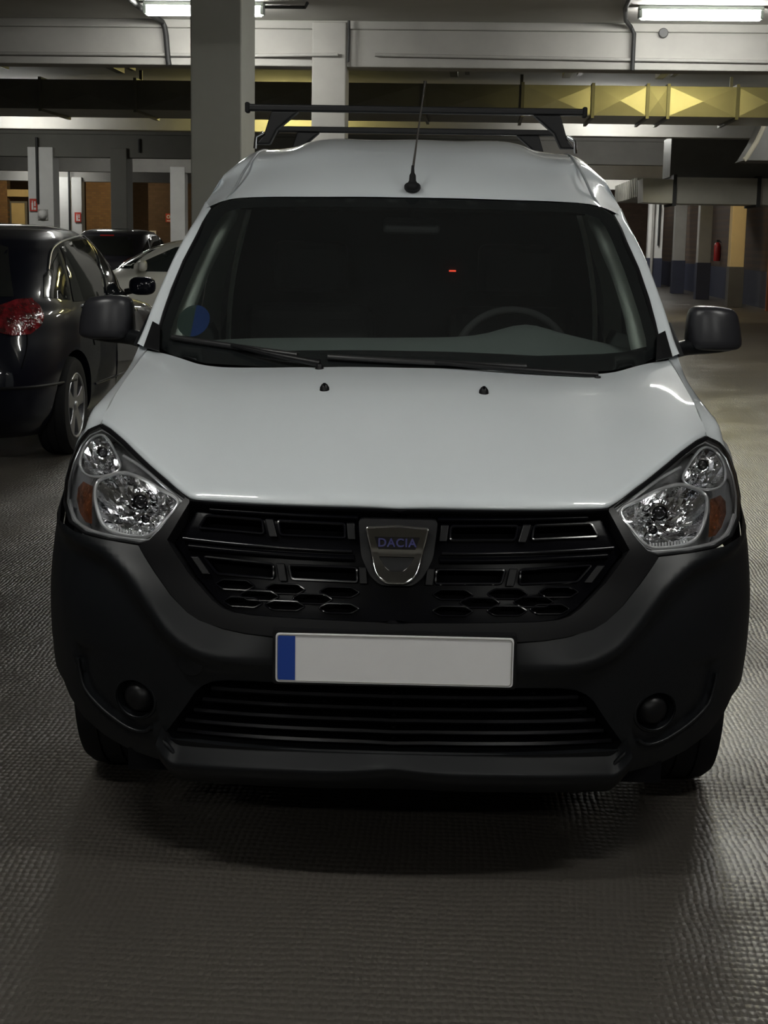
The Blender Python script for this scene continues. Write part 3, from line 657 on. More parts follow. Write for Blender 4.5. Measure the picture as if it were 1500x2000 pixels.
# ---- headlights
def headlight(s):
    H = empty('headlight'); H.parent = VAN
    mir = lambda l: [(s*x, z) for x, z in l]
    SD = 'R' if s > 0 else 'L'
    front('back_shell', [(s*.49, .845), (s*.56, .745), (s*.66, .735), (s*.80, .75), (SD, .76), (SD, .86), (SD, .955), (s*.79, .965), (s*.74, .968), (s*.67, .94), (s*.58, .895)], (), -.062, DARK, .03, H)
    fr = lambda nm, pts, off, m, h=.014, parent=H, holes=(): front(nm, mir(pts), [mir(q) for q in holes], off, m, h, parent)
    fr('lens', HL, .004, LENS)
    # bowl behind the lens: darkened chrome housing
    fr('housing', [(.485+(x-.485)*.985, .86+(z-.86)*.985) for x, z in HL], -.055, mat('housing_silver', (.42, .42, .42), rough=.25, metal=.6, bump=.35, bscale=60))
    wall_loop('housing_wall', mir(HL), .003, -.056, mat('housing_wall_grey', (.30, .30, .31), rough=.35, metal=.3), H)
    tube('lens_rim', onto(mir(HL), .002), .0042, SATIN, H, closed=True)
    tube('lens_edge', onto(mir([(.655+(x-.655)*.972, .86+(z-.86)*.945) for x, z in HL]), -.004), .0030, SILV, H, closed=True)
    main = [(.505, .852), (.553, .874), (.600, .890), (.647, .898), (.678, .893), (.715, .877), (.724, .860), (.715, .825), (.692, .790), (.660, .775), (.600, .772), (.566, .778), (.538, .805)]
    top = [(.668, .907), (.708, .946), (.745, .962), (.780, .948), (.796, .920), (.790, .893), (.756, .880), (.706, .886)]
    amb = [(.735, .862), (.768, .866), (.782, .850), (.780, .825), (.762, .800), (.742, .785), (.722, .784), (.728, .815)]
    # faceted main reflector: a fan of vertical flutes
    def bowl(nm, poly, c, depth, nseg, m, jit):
        P = densify(poly, .013); rings = 7; V = []; Fs = []; N = len(P); random.seed(3)
        for r in range(rings+1):
            t = r/rings
            for i, (x, z) in enumerate(P):
                xx, zz = x+(c[0]-x)*t, z+(c[1]-z)*t
                V.append(Sx(s*xx, zz, -.008-depth*math.sqrt(1-(1-t)**2)*1.0+random.uniform(-jit, jit)*(0 < r < rings)*.8+jit*.8*math.sin(xx*300)*(0 < r < rings)))
        for r in range(rings):
            for i in range(N): Fs.append((r*N+i, r*N+(i+1) % N, (r+1)*N+(i+1) % N, (r+1)*N+i))
        return mesh(nm, V, Fs, m, H, smooth=False)
    bowl('main_reflector', main, (.606, .846), .045, 0, CHROME2, .005)
    bowl('indicator_reflector', top, (.735, .932), .032, 0, CHROME2, .004)
    o = front('side_reflector', mir(amb), (), -.006, AMBER, .008, H)
    tube('reflector_ring', onto(mir(sm2(main, 5, True)), -.004), .0048, SILV, H, closed=True)
    tube('upper_ring', onto(mir(sm2(top, 5, True)), -.004), .0035, SILV, H, closed=True)
    tube('chrome_strip', onto(mir(sm2([(.495, .852), (.56, .889), (.62, .916), (.668, .931)])), -.006), .0045, SILV, H)
    tube('chrome_strip', onto(mir(sm2([(.575, .765), (.66, .765), (.73, .770), (.775, .784), (.805, .815)])), -.006), .005, SILV, H)
    # ribs along the foot of the main reflector
    for k in range(13):
        x = .574+k*.0075; P = onto(mir([(x, .774), (x, .784)]), -.006); tube('rib', P, .0024, mat('pale_rib', (.55, .55, .55), rough=.3), H, n=6)
    for (x, z, r, dp) in ((.606, .853, .021, .02), (.588, .817, .012, .02), (.738, .936, .015, .016)):
        c = Sx(s*x, z, -dp); n_ = Vector((s*.12, -1, .05)).normalized(); R = n_.to_track_quat('Z', 'Y').to_matrix()
        V, Fs = lathedata([(r*1.12, -.006), (r*1.12, .004), (r*.86, .006), (r*.82, -.004)], 24, 'z'); mesh('bulb_collar', [R @ Vector(v)+c for v in V], Fs, CHROME, H, auto=40)
        V, Fs = lathedata([(r*.82, -.004), (r*.8, .002), (r*.5, .006), (0, .008)], 20, 'z'); mesh('bulb', [R @ Vector(v)+c for v in V], Fs, mat('bulb_dark', (.015, .015, .017), rough=.1, spec=.8), H)
headlight(1); headlight(-1)
# ---- bonnet
bx = [0, .07, .141, .20, .256, .32, .38, .43, .476, .541, .607, .67, .72, .752]
bz = [.8545, .8545, .8545, .8545, .8545, .8545, .855, .8555, .858, .890, .923, .954, .973, .980]
BOT = [Sx(x, z, .004) for x, z in zip(bx, bz)]
TOP = [(0, .906, 1.105), (.08, .906, 1.105), (.16, .908, 1.104), (.225, .911, 1.102), (.29, .918, 1.100), (.36, .926, 1.097), (.42, .935, 1.095), (.475, .948, 1.093), (.525, .962, 1.093), (.58, .984, 1.098), (.63, 1.016, 1.109), (.67, 1.043, 1.117), (.705, 1.066, 1.122), (.746, 1.09, 1.126)]
VV = [0, .006, .022, .06, .13, .28, .48, .68, .85, 1.0]
GC = [0, .055, .10, .155, .245, .42, .635, .82, .93, 1.0]; GS = [0, .05, .09, .14, .23, .40, .57, .735, .87, 1.0]
rows = []
for k, v in enumerate(VV):
    r = []
    for i, (b, t) in enumerate(zip(BOT, TOP)):
        t = Vector(t); q = i/(len(BOT)-1); g = GC[k]*(1-q**3)+GS[k]*q**3
        p = b.lerp(t, v); p.z = b.z+(t.z-b.z)*g; r.append(p)
    rows.append(r)
# return flange under the leading edge
rows = [[p+Vector((0, .02, -.012)) for p in rows[0]], ]+rows
V, Fs = loft(rows, 3, 4); V, Fs = mirrored(V, Fs); mesh('bonnet', V, Fs, PAINT, VAN)
# dark shut line between bonnet and headlights / grille
tube('bonnet_gap', [Sx(-x, z-.004, .001) for x, z in zip(reversed(bx), reversed(bz))]+[Sx(x, z-.004, .001) for x, z in zip(bx[1:], bz[1:])], .0055, DARK, VAN, n=6)
# ---- wings (fenders)
for s in (-1, 1):
    c0 = [Vector((.752, *(Sx(.752, .980, .004))[1:])), Sx(.79, .962, .004), Sx(.813, .934, .004), Sx(.827, .89, .004), Vector((.845, .60, .838))]
    colsF = [c0]
    for y, sx, sz, px_, pz in ((.62, .752, 1.024, .813, .975), (.72, .752, 1.048, .805, .999), (.84, .752, 1.071, .796, 1.026), (.97, .751, 1.099, .789, 1.058), (1.10, .744, 1.128, .786, 1.10), (1.20, .742, 1.185, .772, 1.175)):
        colsF.append([Vector((sx, y, sz)), Vector((px_-.012, y, pz+(sz-pz)*.55)), Vector((px_, y, pz-.01)), Vector((Xs(.93), y, .93)), Vector((Xs(.838), y, .838))])
    V, Fs = loft(list(zip(*colsF)), 4, 5)
    if s < 0: V = flip(V)
    mesh('wing', V, Fs, PAINT, VAN)
    side('wing_lower', [(.67, .838), (.66, .72)]+arc(WY, WZ, WR, 118, 22)+[(1.18, .44), (1.20, .22), (1.22, .22), (1.22, .838)], m=PAINT, s=s)
    # bonnet shut line
    sp = [(.752, .50, .984), (.752, .62, 1.026), (.752, .72, 1.049), (.752, .84, 1.072), (.751, .97, 1.100), (.744, 1.09, 1.128)]
    tube('shut_line', [(s*a, b, c) for a, b, c in sp], .0022, mat('gap_grey', (.34, .36, .37), rough=.5), VAN, n=6)
# ---- windscreen
def Yw(x, z): return .95+.67*(z-1.134)/.442+.27*x*x
WS = [(0, 1.577), (.314, 1.575), (.498, 1.573), (.561, 1.568), (.605, 1.559), (.632, 1.540), (.645, 1.520), (.660, 1.478), (.690, 1.374), (.705, 1.30), (.714, 1.24), (.720, 1.175), (.720, 1.140), (.66, 1.115), (.56, 1.100), (.40, 1.098), (0, 1.108)]
WSI = [(0, 1.548), (.30, 1.547), (.48, 1.544), (.55, 1.538), (.588, 1.524), (.606, 1.500), (.622, 1.46), (.648, 1.37), (.664, 1.30), (.676, 1.24), (.684, 1.18), (.682, 1.152), (.55, 1.143), (.30, 1.136), (0, 1.134)]
def wsurf(name, poly, holes, off, m, h=.03, parent=VAN):
    V2, Fs = fill2d(poly, holes, h); return mesh(name, [Vector((x, Yw(x, z)-off, z)) for x, z in V2], Fs, m, parent)
wsurf('windscreen', mir2(WS), (), .0, WGLASS)
wsurf('windscreen_border', mir2(WS), [mir2(WSI)], -.004, mat('frit_black', (.008, .009, .010), rough=.25))
# cowl panel under the glass
cw = []
for i, t in enumerate(TOP):
    t = Vector(t); cw.append([t+Vector((0, -.03, -.025)), t+Vector((0, .008, -.012)), t+Vector((0, .03, .004)), t+Vector((0, .065, .030)), t+Vector((0, .085, .04))])
V, Fs = loft(list(zip(*cw)), 3, 2); V, Fs = mirrored(V, Fs); mesh('cowl', V, Fs, SATIN, VAN)
for s in (-1, 1):
    V = [Vector((s*x, y, z)) for x, y, z in ((.722, 1.07, 1.128), (.752, 1.095, 1.132), (.742, 1.19, 1.20), (.716, 1.16, 1.19), (.70, 1.05, 1.125))]
    mesh('cowl_corner', V+[v+Vector((0, -.012, .004)) for v in V], [(0, 1, 2, 3, 4), (9, 8, 7, 6, 5), (0, 5, 6, 1), (1, 6, 7, 2), (2, 7, 8, 3), (3, 8, 9, 4), (4, 9, 5, 0)], SATIN, VAN, smooth=False)
# ---- wipers
def wiper(pv, tip, b0, b1):
    W_ = empty('wiper'); W_.parent = VAN
    on = lambda x, z, o: Vector((x, Yw(x, z)-o, z))
    P = [on(pv[0]+(tip[0]-pv[0])*t, pv[1]+(tip[1]-pv[1])*t, .028+.014*math.sin(PI*t)) for t in [k/8 for k in range(9)]]
    tube('arm', P, [.011-.005*k/8 for k in range(9)], SATIN, W_)
    P = [on(b0[0]+(b1[0]-b0[0])*t, b0[1]+(b1[1]-b0[1])*t, .016) for t in [k/10 for k in range(11)]]
    tube('blade', P, .0085, mat('wiper_rubber', (.02, .02, .021), rough=.35), W_)
    lathe('pivot_cap', [(0, .012), (.008, .011), (.012, 0), (.012, -.02)], SATIN, W_, n=16, axis='z', loc=on(pv[0], pv[1]-.012, .02))
wiper((-.235, 1.112), (-.49, 1.150), (-.672, 1.163), (-.30, 1.130)); wiper((.525, 1.092), (.08, 1.122), (-.215, 1.128), (.33, 1.112))
for x in (-.206, .206):
    J = lathe('washer_jet', [(0, .016), (.007, .014), (.012, .006), (.013, -.006)], SATIN, VAN, n=16, axis='z', loc=(x, .672, 1.064)); lathe('nozzle', [(0, .005), (.004, .004), (.004, -.01)], DARK, J, n=10, axis='z', loc=(0, -.006, .013))
# ---- windscreen pillars, roof, flanks
for s in (-1, 1):
    inn = [(.672, 1.68, 1.512), (.657, 1.62, 1.492), (.666, 1.55, 1.452), (.692, 1.445, 1.374), (.709, 1.32, 1.29), (.718, 1.23, 1.226), (.724, 1.14, 1.160), (.735, 1.09, 1.127)]
    inn[0] = (.640, 1.69, 1.535)
    out = [(.676, 1.80, 1.562), (.688, 1.74, 1.522), (.702, 1.66, 1.472), (.723, 1.54, 1.396), (.744, 1.41, 1.31), (.758, 1.30, 1.244), (.770, 1.20, 1.178), (.778, 1.13, 1.135)]
    r0 = [Vector(p) for p in inn]; r2_ = [Vector(p) for p in out]
    r1 = [(a*.45+b*.55)+Vector((.010, -.022, .012))*(0, .35, .8, 1, 1, 1, 1, 1)[k] for k, (a, b) in enumerate(zip(r0, r2_))]
    r3 = [Vector((Xs(b.z-.01), b.y+.05, b.z-.01)) for b in r2_]
    V, Fs = loft([r0, r1, r2_, r3], 4, 5)
    if s < 0: V = flip(V)
    mesh('windscreen_pillar', V, Fs, PAINT, VAN)
    tube('pillar_seal', [Vector((s*(p.x-.002), p.y-.002, p.z)) for p in r0], .006, SATIN, VAN, n=6)
    ti = [Vector((s*(p.x-.012), p.y+.02, p.z)) for p in r0]; tj = [Vector((s*(p.x-.072), p.y+.055, p.z-.005)) for p in r0]; tk = [Vector((s*(p.x-.06), p.y+.16, p.z-.03)) for p in r0]
    V, Fs = loft([ti, tj, tk], 3, 3); mesh('pillar_trim', V, Fs, TRIM, VAN)
    # front door with window opening
    win = [(1.36, 1.135), (1.44, 1.27), (1.60, 1.385), (1.76, 1.485), (1.90, 1.56), (2.05, 1.60), (2.26, 1.60), (2.28, 1.13)]
    D = side('front_door', [(1.22, .25), (1.22, 1.10), (1.20, 1.16), (1.28, 1.215), (1.40, 1.29), (1.55, 1.38), (1.70, 1.475), (1.84, 1.56), (1.98, 1.635), (2.12, 1.684), (2.33, 1.70), (2.33, .25)], [win], m=PAINT, s=s, h=.06)
    side('door_glass', win, (), SGLASS, s, -.006, .1, D)
    side('door_moulding', [(1.25, .48), (1.25, .60), (2.31, .60), (2.31, .48)], (), PLAST, s, .008, .08, D)
    hb = [Vector((s*(Xs(.98)+.004), 2.12, .98)), Vector((s*(Xs(.98)+.035), 2.15, .98)), Vector((s*(Xs(.98)+.035), 2.25, .98)), Vector((s*(Xs(.98)+.004), 2.28, .98))]; tube('door_handle', hb, .013, PLAST, D)
    side('side_panel', [(2.335, .25), (2.335, 1.70), (4.20, 1.70), (4.30, 1.5), (4.36, .9), (4.36, .30)]+arc(3.64, WZ, WR, -8, 188), (), PAINT, s, 0, .07)
    side('sliding_track', [(2.6, 1.10), (2.6, 1.13), (4.1, 1.13), (4.1, 1.10)], (), SATIN, s, .003, .08)
    side('side_moulding', [(2.36, .48), (2.36, .60), (3.26, .60), (3.26, .48)], (), PLAST, s, .008, .08)
    # B pillar trim and headlining edge inside the cab
    V, Fs = loft([[Vector((s*.665, 2.24, 1.08)), Vector((s*.655, 2.24, 1.25)), Vector((s*.625, 2.23, 1.42)), Vector((s*.585, 2.22, 1.56))], [Vector((s*.648, 2.23, 1.08)), Vector((s*.638, 2.23, 1.25)), Vector((s*.606, 2.22, 1.42)), Vector((s*.566, 2.21, 1.56))]], 3, 2)
    mesh('seat_belt', V, Fs, TRIM, VAN, solid=.004)
    V, Fs = loft([[Vector((s*.76, 2.27, 1.0)), Vector((s*.745, 2.27, 1.25)), Vector((s*.70, 2.27, 1.42)), Vector((s*.64, 2.27, 1.60))], [Vector((s*.70, 2.33, 1.0)), Vector((s*.69, 2.33, 1.25)), Vector((s*.64, 2.33, 1.42)), Vector((s*.58, 2.33, 1.60))]], 3, 2)
    mesh('door_post_trim', V, Fs, TRIM, VAN)
    V, Fs = loft([[Vector((s*.755, 1.22, 1.12)), Vector((s*.765, 1.7, 1.13)), Vector((s*.765, 2.28, 1.13))], [Vector((s*.70, 1.24, 1.10)), Vector((s*.70, 1.7, 1.11)), Vector((s*.70, 2.28, 1.11))], [Vector((s*.70, 1.24, .7)), Vector((s*.70, 1.7, .7)), Vector((s*.70, 2.28, .7))]], 3, 3)
    mesh('door_card', V, Fs, DASH, VAN)
RA = [(0, 1.621, 1.580), (.15, 1.626, 1.580), (.314, 1.644, 1.578), (.42, 1.662, 1.577), (.498, 1.683, 1.575), (.561, 1.695, 1.571), (.600, 1.702, 1.563), (.634, 1.708, 1.551), (.663, 1.722, 1.537), (.690, 1.742, 1.519)]
def rrow(y, zc, dr, xs=(0, .15, .29, .37, .425, .485, .535, .565, .60, None)):
    out = []
    for i, (x, d) in enumerate(zip(xs, dr)):
        z = zc-d
        if x is None: x = Xs(z)
        out.append((x, y+(.10*(x/.6)**2 if y < 1.9 else 0), z))
    return out
rows = [RA, rrow(1.72, 1.632, (0, .001, .003, .007, .011, .018, .026, .034, .045, .062), (0, .15, .30, .39, .46, .53, .575, .605, .635, None)),
        rrow(1.86, 1.690, (0, .001, .003, .008, .013, .023, .030, .037, .048, .072), (0, .15, .295, .38, .44, .51, .56, .59, .62, None)),
        rrow(2.04, 1.748, (0, .001, .002, .009, .019, .032, .038, .042, .055, .088)),
        rrow(2.22, 1.787, (0, .002, .001, .011, .029, .038, .043, .047, .066, .106)),
        rrow(2.42, 1.808, (0, .004, .001, .012, .031, .041, .045, .049, .07, .116)),
        rrow(2.9, 1.826, (0, .004, .001, .012, .031, .041, .045, .049, .07, .126)), rrow(3.6, 1.822, (0, .004, .001, .012, .031, .041, .045, .049, .07, .122)),
        rrow(4.15, 1.795, (0, .003, .004, .012, .025, .035, .041, .047, .06, .10)), rrow(4.27, 1.74, (0, .003, .004, .012, .02, .03, .035, .04, .045, .06))]
V, Fs = loft(rows, 4, 5); V, Fs = mirrored(V, Fs); mesh('roof', V, Fs, PAINT, VAN)
mesh('roof_lining', [Vector((v.x*.96, v.y+.03, v.z-.035)) for v in V if v.y < 3.0] and [Vector((x, y, z)) for x, y, z in ((-.55, 1.70, 1.545), (.55, 1.70, 1.545), (.55, 2.4, 1.66), (-.55, 2.4, 1.66))], [(0, 1, 2, 3)], SEAT, VAN, solid=.01)
for s in (-1, 1):
    P = [(s*.597, 1.722, 1.566), (s*.578, 1.80, 1.608), (s*.562, 1.90, 1.663), (s*.548, 2.04, 1.712), (s*.545, 2.22, 1.746), (s*.545, 2.6, 1.768), (s*.545, 3.6, 1.779), (s*.545, 4.15, 1.755)]
    tube('roof_channel', catmull(P, 4), .0045, mat('channel_grey', (.30, .32, .33), rough=.5), VAN, n=6)
# rear doors and underside
tail = []
for z in (.30, .5, .7, .9, 1.1, 1.3, 1.5, 1.70): tail.append([Vector((x*Xs(z)*.945, 4.36-.22*max(0, (z-.9)/.8)**1.5+.0*x, z)) for x in (-1, -.5, 0)])
for s, nm in ((1, 'rear_door'), (-1, 'rear_door')):
    V, Fs = loft(tail, 4, 3); V = V if s > 0 else flip(V); D = mesh(nm, V, Fs, PAINT, VAN); tube('hinge', [(-s*.80, 4.35, .9), (-s*.80, 4.36, 1.0)], .015, SATIN, D)
box('rear_bumper', (-.80, .80, 4.30, 4.40, .28, .50), PLAST, VAN, bevel=.03)
box('underbody', (-.55, .55, .25, 4.30, .20, .34), DARK, VAN)
box('engine_bay_floor', (-.62, .62, .12, .50, .22, .27), DARK, VAN)
box('radiator_block', (-.5, .5, .20, .27, .26, .82), DARK, VAN)
# ---- cab interior
dsh = [[(-.70, 1.08, 1.085), (-.45, 1.03, 1.075), (0, 1.0, 1.07), (.2, 1.0, 1.07), (.36, 1.0, 1.075), (.5, 1.03, 1.075), (.70, 1.08, 1.085)],
       [(-.71, 1.25, 1.125), (-.45, 1.22, 1.13), (0, 1.2, 1.13), (.2, 1.2, 1.135), (.36, 1.2, 1.15), (.5, 1.22, 1.14), (.71, 1.25, 1.125)],
       [(-.70, 1.42, 1.125), (-.45, 1.42, 1.145), (0, 1.42, 1.155), (.2, 1.42, 1.165), (.36, 1.42, 1.195), (.5, 1.42, 1.17), (.70, 1.42, 1.125)],
       [(-.70, 1.50, 1.07), (-.45, 1.50, 1.08), (0, 1.52, 1.08), (.2, 1.53, 1.10), (.36, 1.53, 1.14), (.5, 1.53, 1.10), (.70, 1.50, 1.07)],
       [(-.70, 1.50, .7), (-.45, 1.5, .7), (0, 1.52, .7), (.2, 1.5, .7), (.36, 1.5, .7), (.5, 1.5, .7), (.70, 1.50, .7)]]
V, Fs = loft(dsh, 4, 4); mesh('dashboard', V, Fs, DASH, VAN)
SW = empty('steering_wheel', (.335, 1.68, 1.066)); SW.parent = VAN; SW.rotation_euler = (math.radians(62), 0, 0)
V, Fs = tubedata([(.185*math.cos(a), .185*math.sin(a), 0) for a in [2*PI*k/40 for k in range(40)]], .013, 10, True); mesh('rim', V, Fs, SEAT, SW)
V, Fs = lathedata([(0, .03), (.05, .028), (.075, .01), (.075, -.02), (0, -.03)], 24, 'z'); mesh('hub', V, Fs, DASH, SW)
for a in (-.25, PI+.25, -PI/2): tube('spoke', [(.06*math.cos(a), .06*math.sin(a), 0), (.18*math.cos(a), .18*math.sin(a), 0)], .014, mat('spoke_grey', (.25, .25, .25), rough=.4), SW)
for x in (-.36, .36):
    Sx_ = empty('seat', (x, 2.05, .62)); Sx_.parent = VAN
    box('cushion', (-.24, .24, -.30, .22, -.05, .10), SEAT, Sx_, bevel=.05); box('backrest', (-.23, .23, .10, .24, .05, .60), SEAT, Sx_, bevel=.05); box('headrest', (-.13, .13, .12, .21, .64, .82), SEAT, Sx_, bevel=.03)
mesh('bulkhead', [(-.69, 2.36, .4), (.69, 2.36, .4), (.70, 2.36, 1.1), (.57, 2.36, 1.62), (-.57, 2.36, 1.62), (-.70, 2.36, 1.1)], [(0, 1, 2, 3, 4, 5)], SEAT, VAN, smooth=False, solid=.02)
RM = empty('rear_view_mirror', (0.0, 1.67, 1.492)); RM.parent = VAN; box('glass_shell', (-.09, .09, -.02, .02, -.026, .026), SEAT, RM, bevel=.015); tube('stalk', [(0, 0, .03), (0, -.02, .08)], .01, SEAT, RM)
al = box('red_dot', (.131, .156, 2.343, 2.352, 1.338, 1.344), mat('dot_red', (.6, .02, .01), emit=(1., .08, .04), estr=.35), VAN);  # added red dot that glows, set on the bulkhead
# windscreen sticker: two-tone disc behind the glass
def disc(name, cx, cz, r, a0, a1, m, off):
    n = 20; V = [Vector((cx, Yw(cx, cz)+off, cz))]+[Vector((cx+r*math.cos(a0+(a1-a0)*k/n), Yw(cx+r*math.cos(a0+(a1-a0)*k/n), cz+r*math.sin(a0+(a1-a0)*k/n)*.86)+off, cz+r*math.sin(a0+(a1-a0)*k/n)*.86)) for k in range(n+1)]
    return mesh(name, V, [(0, i, i+1) for i in range(1, n+1)], m, VAN, smooth=False)
disc('windscreen_sticker', -.622, 1.208, .049, -PI/2, PI/2, mat('sticker_blue', (.010, .035, .15), rough=.4), .006)
disc('windscreen_sticker', -.622, 1.208, .049, PI/2, 3*PI/2, mat('sticker_green', (.03, .05, .045), rough=.4), .006)
# ---- mirrors
def superell(cx, cy, cz, a, b, c, e1=.55, e2=.6, nu=24, nv=16, shape=None):
    sp = lambda v, e: math.copysign(abs(v)**e, v); V = []; Fs = []
    for j in range(nv+1):
        ph = -PI/2+PI*j/nv
        for i in range(nu):
            th = 2*PI*i/nu; x, y, z = a*sp(math.cos(ph), e1)*sp(math.cos(th), e2), b*sp(math.cos(ph), e1)*sp(math.sin(th), e2), c*sp(math.sin(ph), e1)
            if shape: x, y, z = shape(x, y, z)
            V.append(Vector((cx+x, cy+y, cz+z)))
    for j in range(nv):
        for i in range(nu): Fs.append((j*nu+i, j*nu+(i+1) % nu, (j+1)*nu+(i+1) % nu, (j+1)*nu+i))
    return V, Fs
for s in (-1, 1):
    MR = empty('door_mirror', (s*.90, 1.40, 1.15)); MR.parent = VAN
    def shp(x, y, z): return (x*(1-.09*(z/.065))-(.004*(z/.065)), y*(1-.15*z/.065)+.22*abs(x), z-.10*max(x, 0)*(z > 0))
    V, Fs = superell(.922-.90, 0, .052, .080, .055, .066, .38, .50, shape=shp); V = V if s > 0 else flip(V)
    mesh('shell', V, Fs, mat('mirror_plastic', (.022, .022, .026), rough=.34, spec=.5), MR)
    P = [(s*(.775-.90), -.10, -.012), (s*(.80-.90), -.06, -.012), (s*(.85-.90), -.01, -.006), (s*(.93-.90), .005, 0), (s*(.975-.90), .01, .008)]
    tube('arm', catmull(P, 4), [.024]*17, PLAST, MR, n=12)
    V = [Vector((s*(.922-.90+a), .062, .055+b)) for a, b in rrect(.13, .105, .03)]; mesh('mirror_glass', V, [tuple(range(len(V)))], CHROME, MR, smooth=False)
    # triangular base on the door
    V = [Vector((s*(Xs(1.13)-.90+.006), -.20, -.02)), Vector((s*(Xs(1.13)-.90+.006), .06, -.02)), Vector((s*(Xs(1.22)-.90+.006), -.02, .07))]
    mesh('base_plate', V+[v+Vector((s*.02, 0, 0)) for v in V], [(0, 1, 2), (3, 4, 5), (0, 1, 4, 3), (1, 2, 5, 4), (2, 0, 3, 5)], PLAST, MR, smooth=False, bevel=.005)
# ---- wheels
def wheel(parent, loc, R_, hw, s, nsp=5, rim=ALLOY, rr=.63, rotz=0.):
    W_ = empty('wheel', loc); W_.parent = parent; W_.rotation_euler = (0, 0, rotz)
    pr = [(R_*.66, -hw*.9), (R_*.80, -hw), (R_*.94, -hw*.92), (R_*.985, -hw*.72), (R_, -hw*.4), (R_, -hw*.33), (R_*.978, -hw*.31), (R_*.978, -hw*.25), (R_, -hw*.23), (R_, hw*.23), (R_*.978, hw*.25), (R_*.978, hw*.31), (R_, hw*.33), (R_, hw*.4), (R_*.985, hw*.72), (R_*.94, hw*.92), (R_*.80, hw), (R_*.66, hw*.9)]
    V, Fs = lathedata(pr, 48, 'x'); mesh('tyre', V, Fs, RUBBER, W_, auto=35)
    o = s*hw
    V, Fs = lathedata([(R_*.67, o*.92), (R_*.64, o*.96), (R_*.61, o*.86), (R_*.58, o*.45), (0, o*.40)], 40, 'x'); mesh('rim', V, Fs, mat('rim_dark', (.10, .10, .11), rough=.4, metal=.8) if nsp else rim, W_)
    for k in range(nsp):
        a = 2*PI*k/nsp+.3; c_, s_ = math.cos(a), math.sin(a); V = []
        for r_, wd, xo in ((R_*.06, R_*.13, .86), (R_*.30, R_*.12, .90), (R_*.62, R_*.20, .93)):
            for q in (-1, 1): V.append(Vector((o*xo, c_*r_-s_*wd*q, s_*r_+c_*wd*q)))
        V += [v-Vector((s*.03, 0, 0)) for v in V]
        mesh('spoke', V, [(0, 1, 3, 2), (2, 3, 5, 4), (6, 7, 9, 8), (8, 9, 11, 10), (0, 2, 8, 6), (2, 4, 10, 8), (1, 3, 9, 7), (3, 5, 11, 9), (4, 5, 11, 10)], rim, W_, smooth=False, bevel=.006)
    V, Fs = lathedata([(R_*.67, o*.93), (R_*.655, o*.985), (R_*.625, o*.96), (R_*.615, o*.85)], 40, 'x'); mesh('rim_edge', V, Fs, rim, W_)
    V, Fs = lathedata([(0, o*.97), (R_*.08, o*.96), (R_*.10, o*.88)], 20, 'x'); mesh('hub_cap', V, Fs, rim, W_)
    return W_
for s in (-1, 1):
    wheel(VAN, (s*.757, WY, .31), .31, .095, s); wheel(VAN, (s*.757, 3.64, .31), .31, .095, s)
# ---- roof bars and aerial
for y, z in ((2.20, 1.893), (3.25, 1.893)):
    B = empty('roof_bar', (0, y, z)); B.parent = VAN
    V, Fs = boxdata(-.585, .585, -.016, .016, -.012, .012); mesh('bar', V, Fs, SATIN, B, smooth=False, bevel=.006)
    for s in (-1, 1):
        V, Fs = boxdata(s*.585-.008, s*.585+.008, -.021, .021, -.018, .018); mesh('end_cap', V, Fs, RUBBER, B, smooth=False, bevel=.006)
        P = [(s*.470, -.03, -.010), (s*.455, -.03, -.012), (s*.515, -.03, -.128), (s*.552, -.03, -.130)]; P = [(s*.405, -.012), (s*.50, -.012), (s*.525, -.09), (s*.555, -.125), (s*.505, -.125), (s*.480, -.075)]
        V = [Vector((x, -.028, zz)) for x, zz in P]+[Vector((x, .028, zz)) for x, zz in P]; n = 6
        mesh('foot', V, [(0, 1, 2, 3, 4, 5), (11, 10, 9, 8, 7, 6)]+[(i, (i+1) % n, n+(i+1) % n, n+i) for i in range(n)], SATIN, B, smooth=False, bevel=.006)
        tube('clamp', [(s*.525, -.034, -.085), (s*.552, -.034, -.10), (s*.556, -.03, -.14)], .006, CHROME, B)
AN = empty('aerial', (0, 1.655, 1.605)); AN.parent = VAN
V, Fs = superell(0, 0, .008, .026, .036, .016, .8, .9); mesh('base', V, Fs, RUBBER, AN)
V, Fs = lathedata([(.016, .0), (.015, .022), (.011, .028), (.010, .045), (.006, .052), (.004, .075), (.0, .076)], 16, 'z'); mesh('boot', V, Fs, RUBBER, AN)
tube('mast', [(0, 0, .06), (.010, .06, .15), (.032, .235, .355)], [.0042, .003, .0022], mat('mast_dark', (.12, .11, .10), rough=.4, metal=.6), AN)

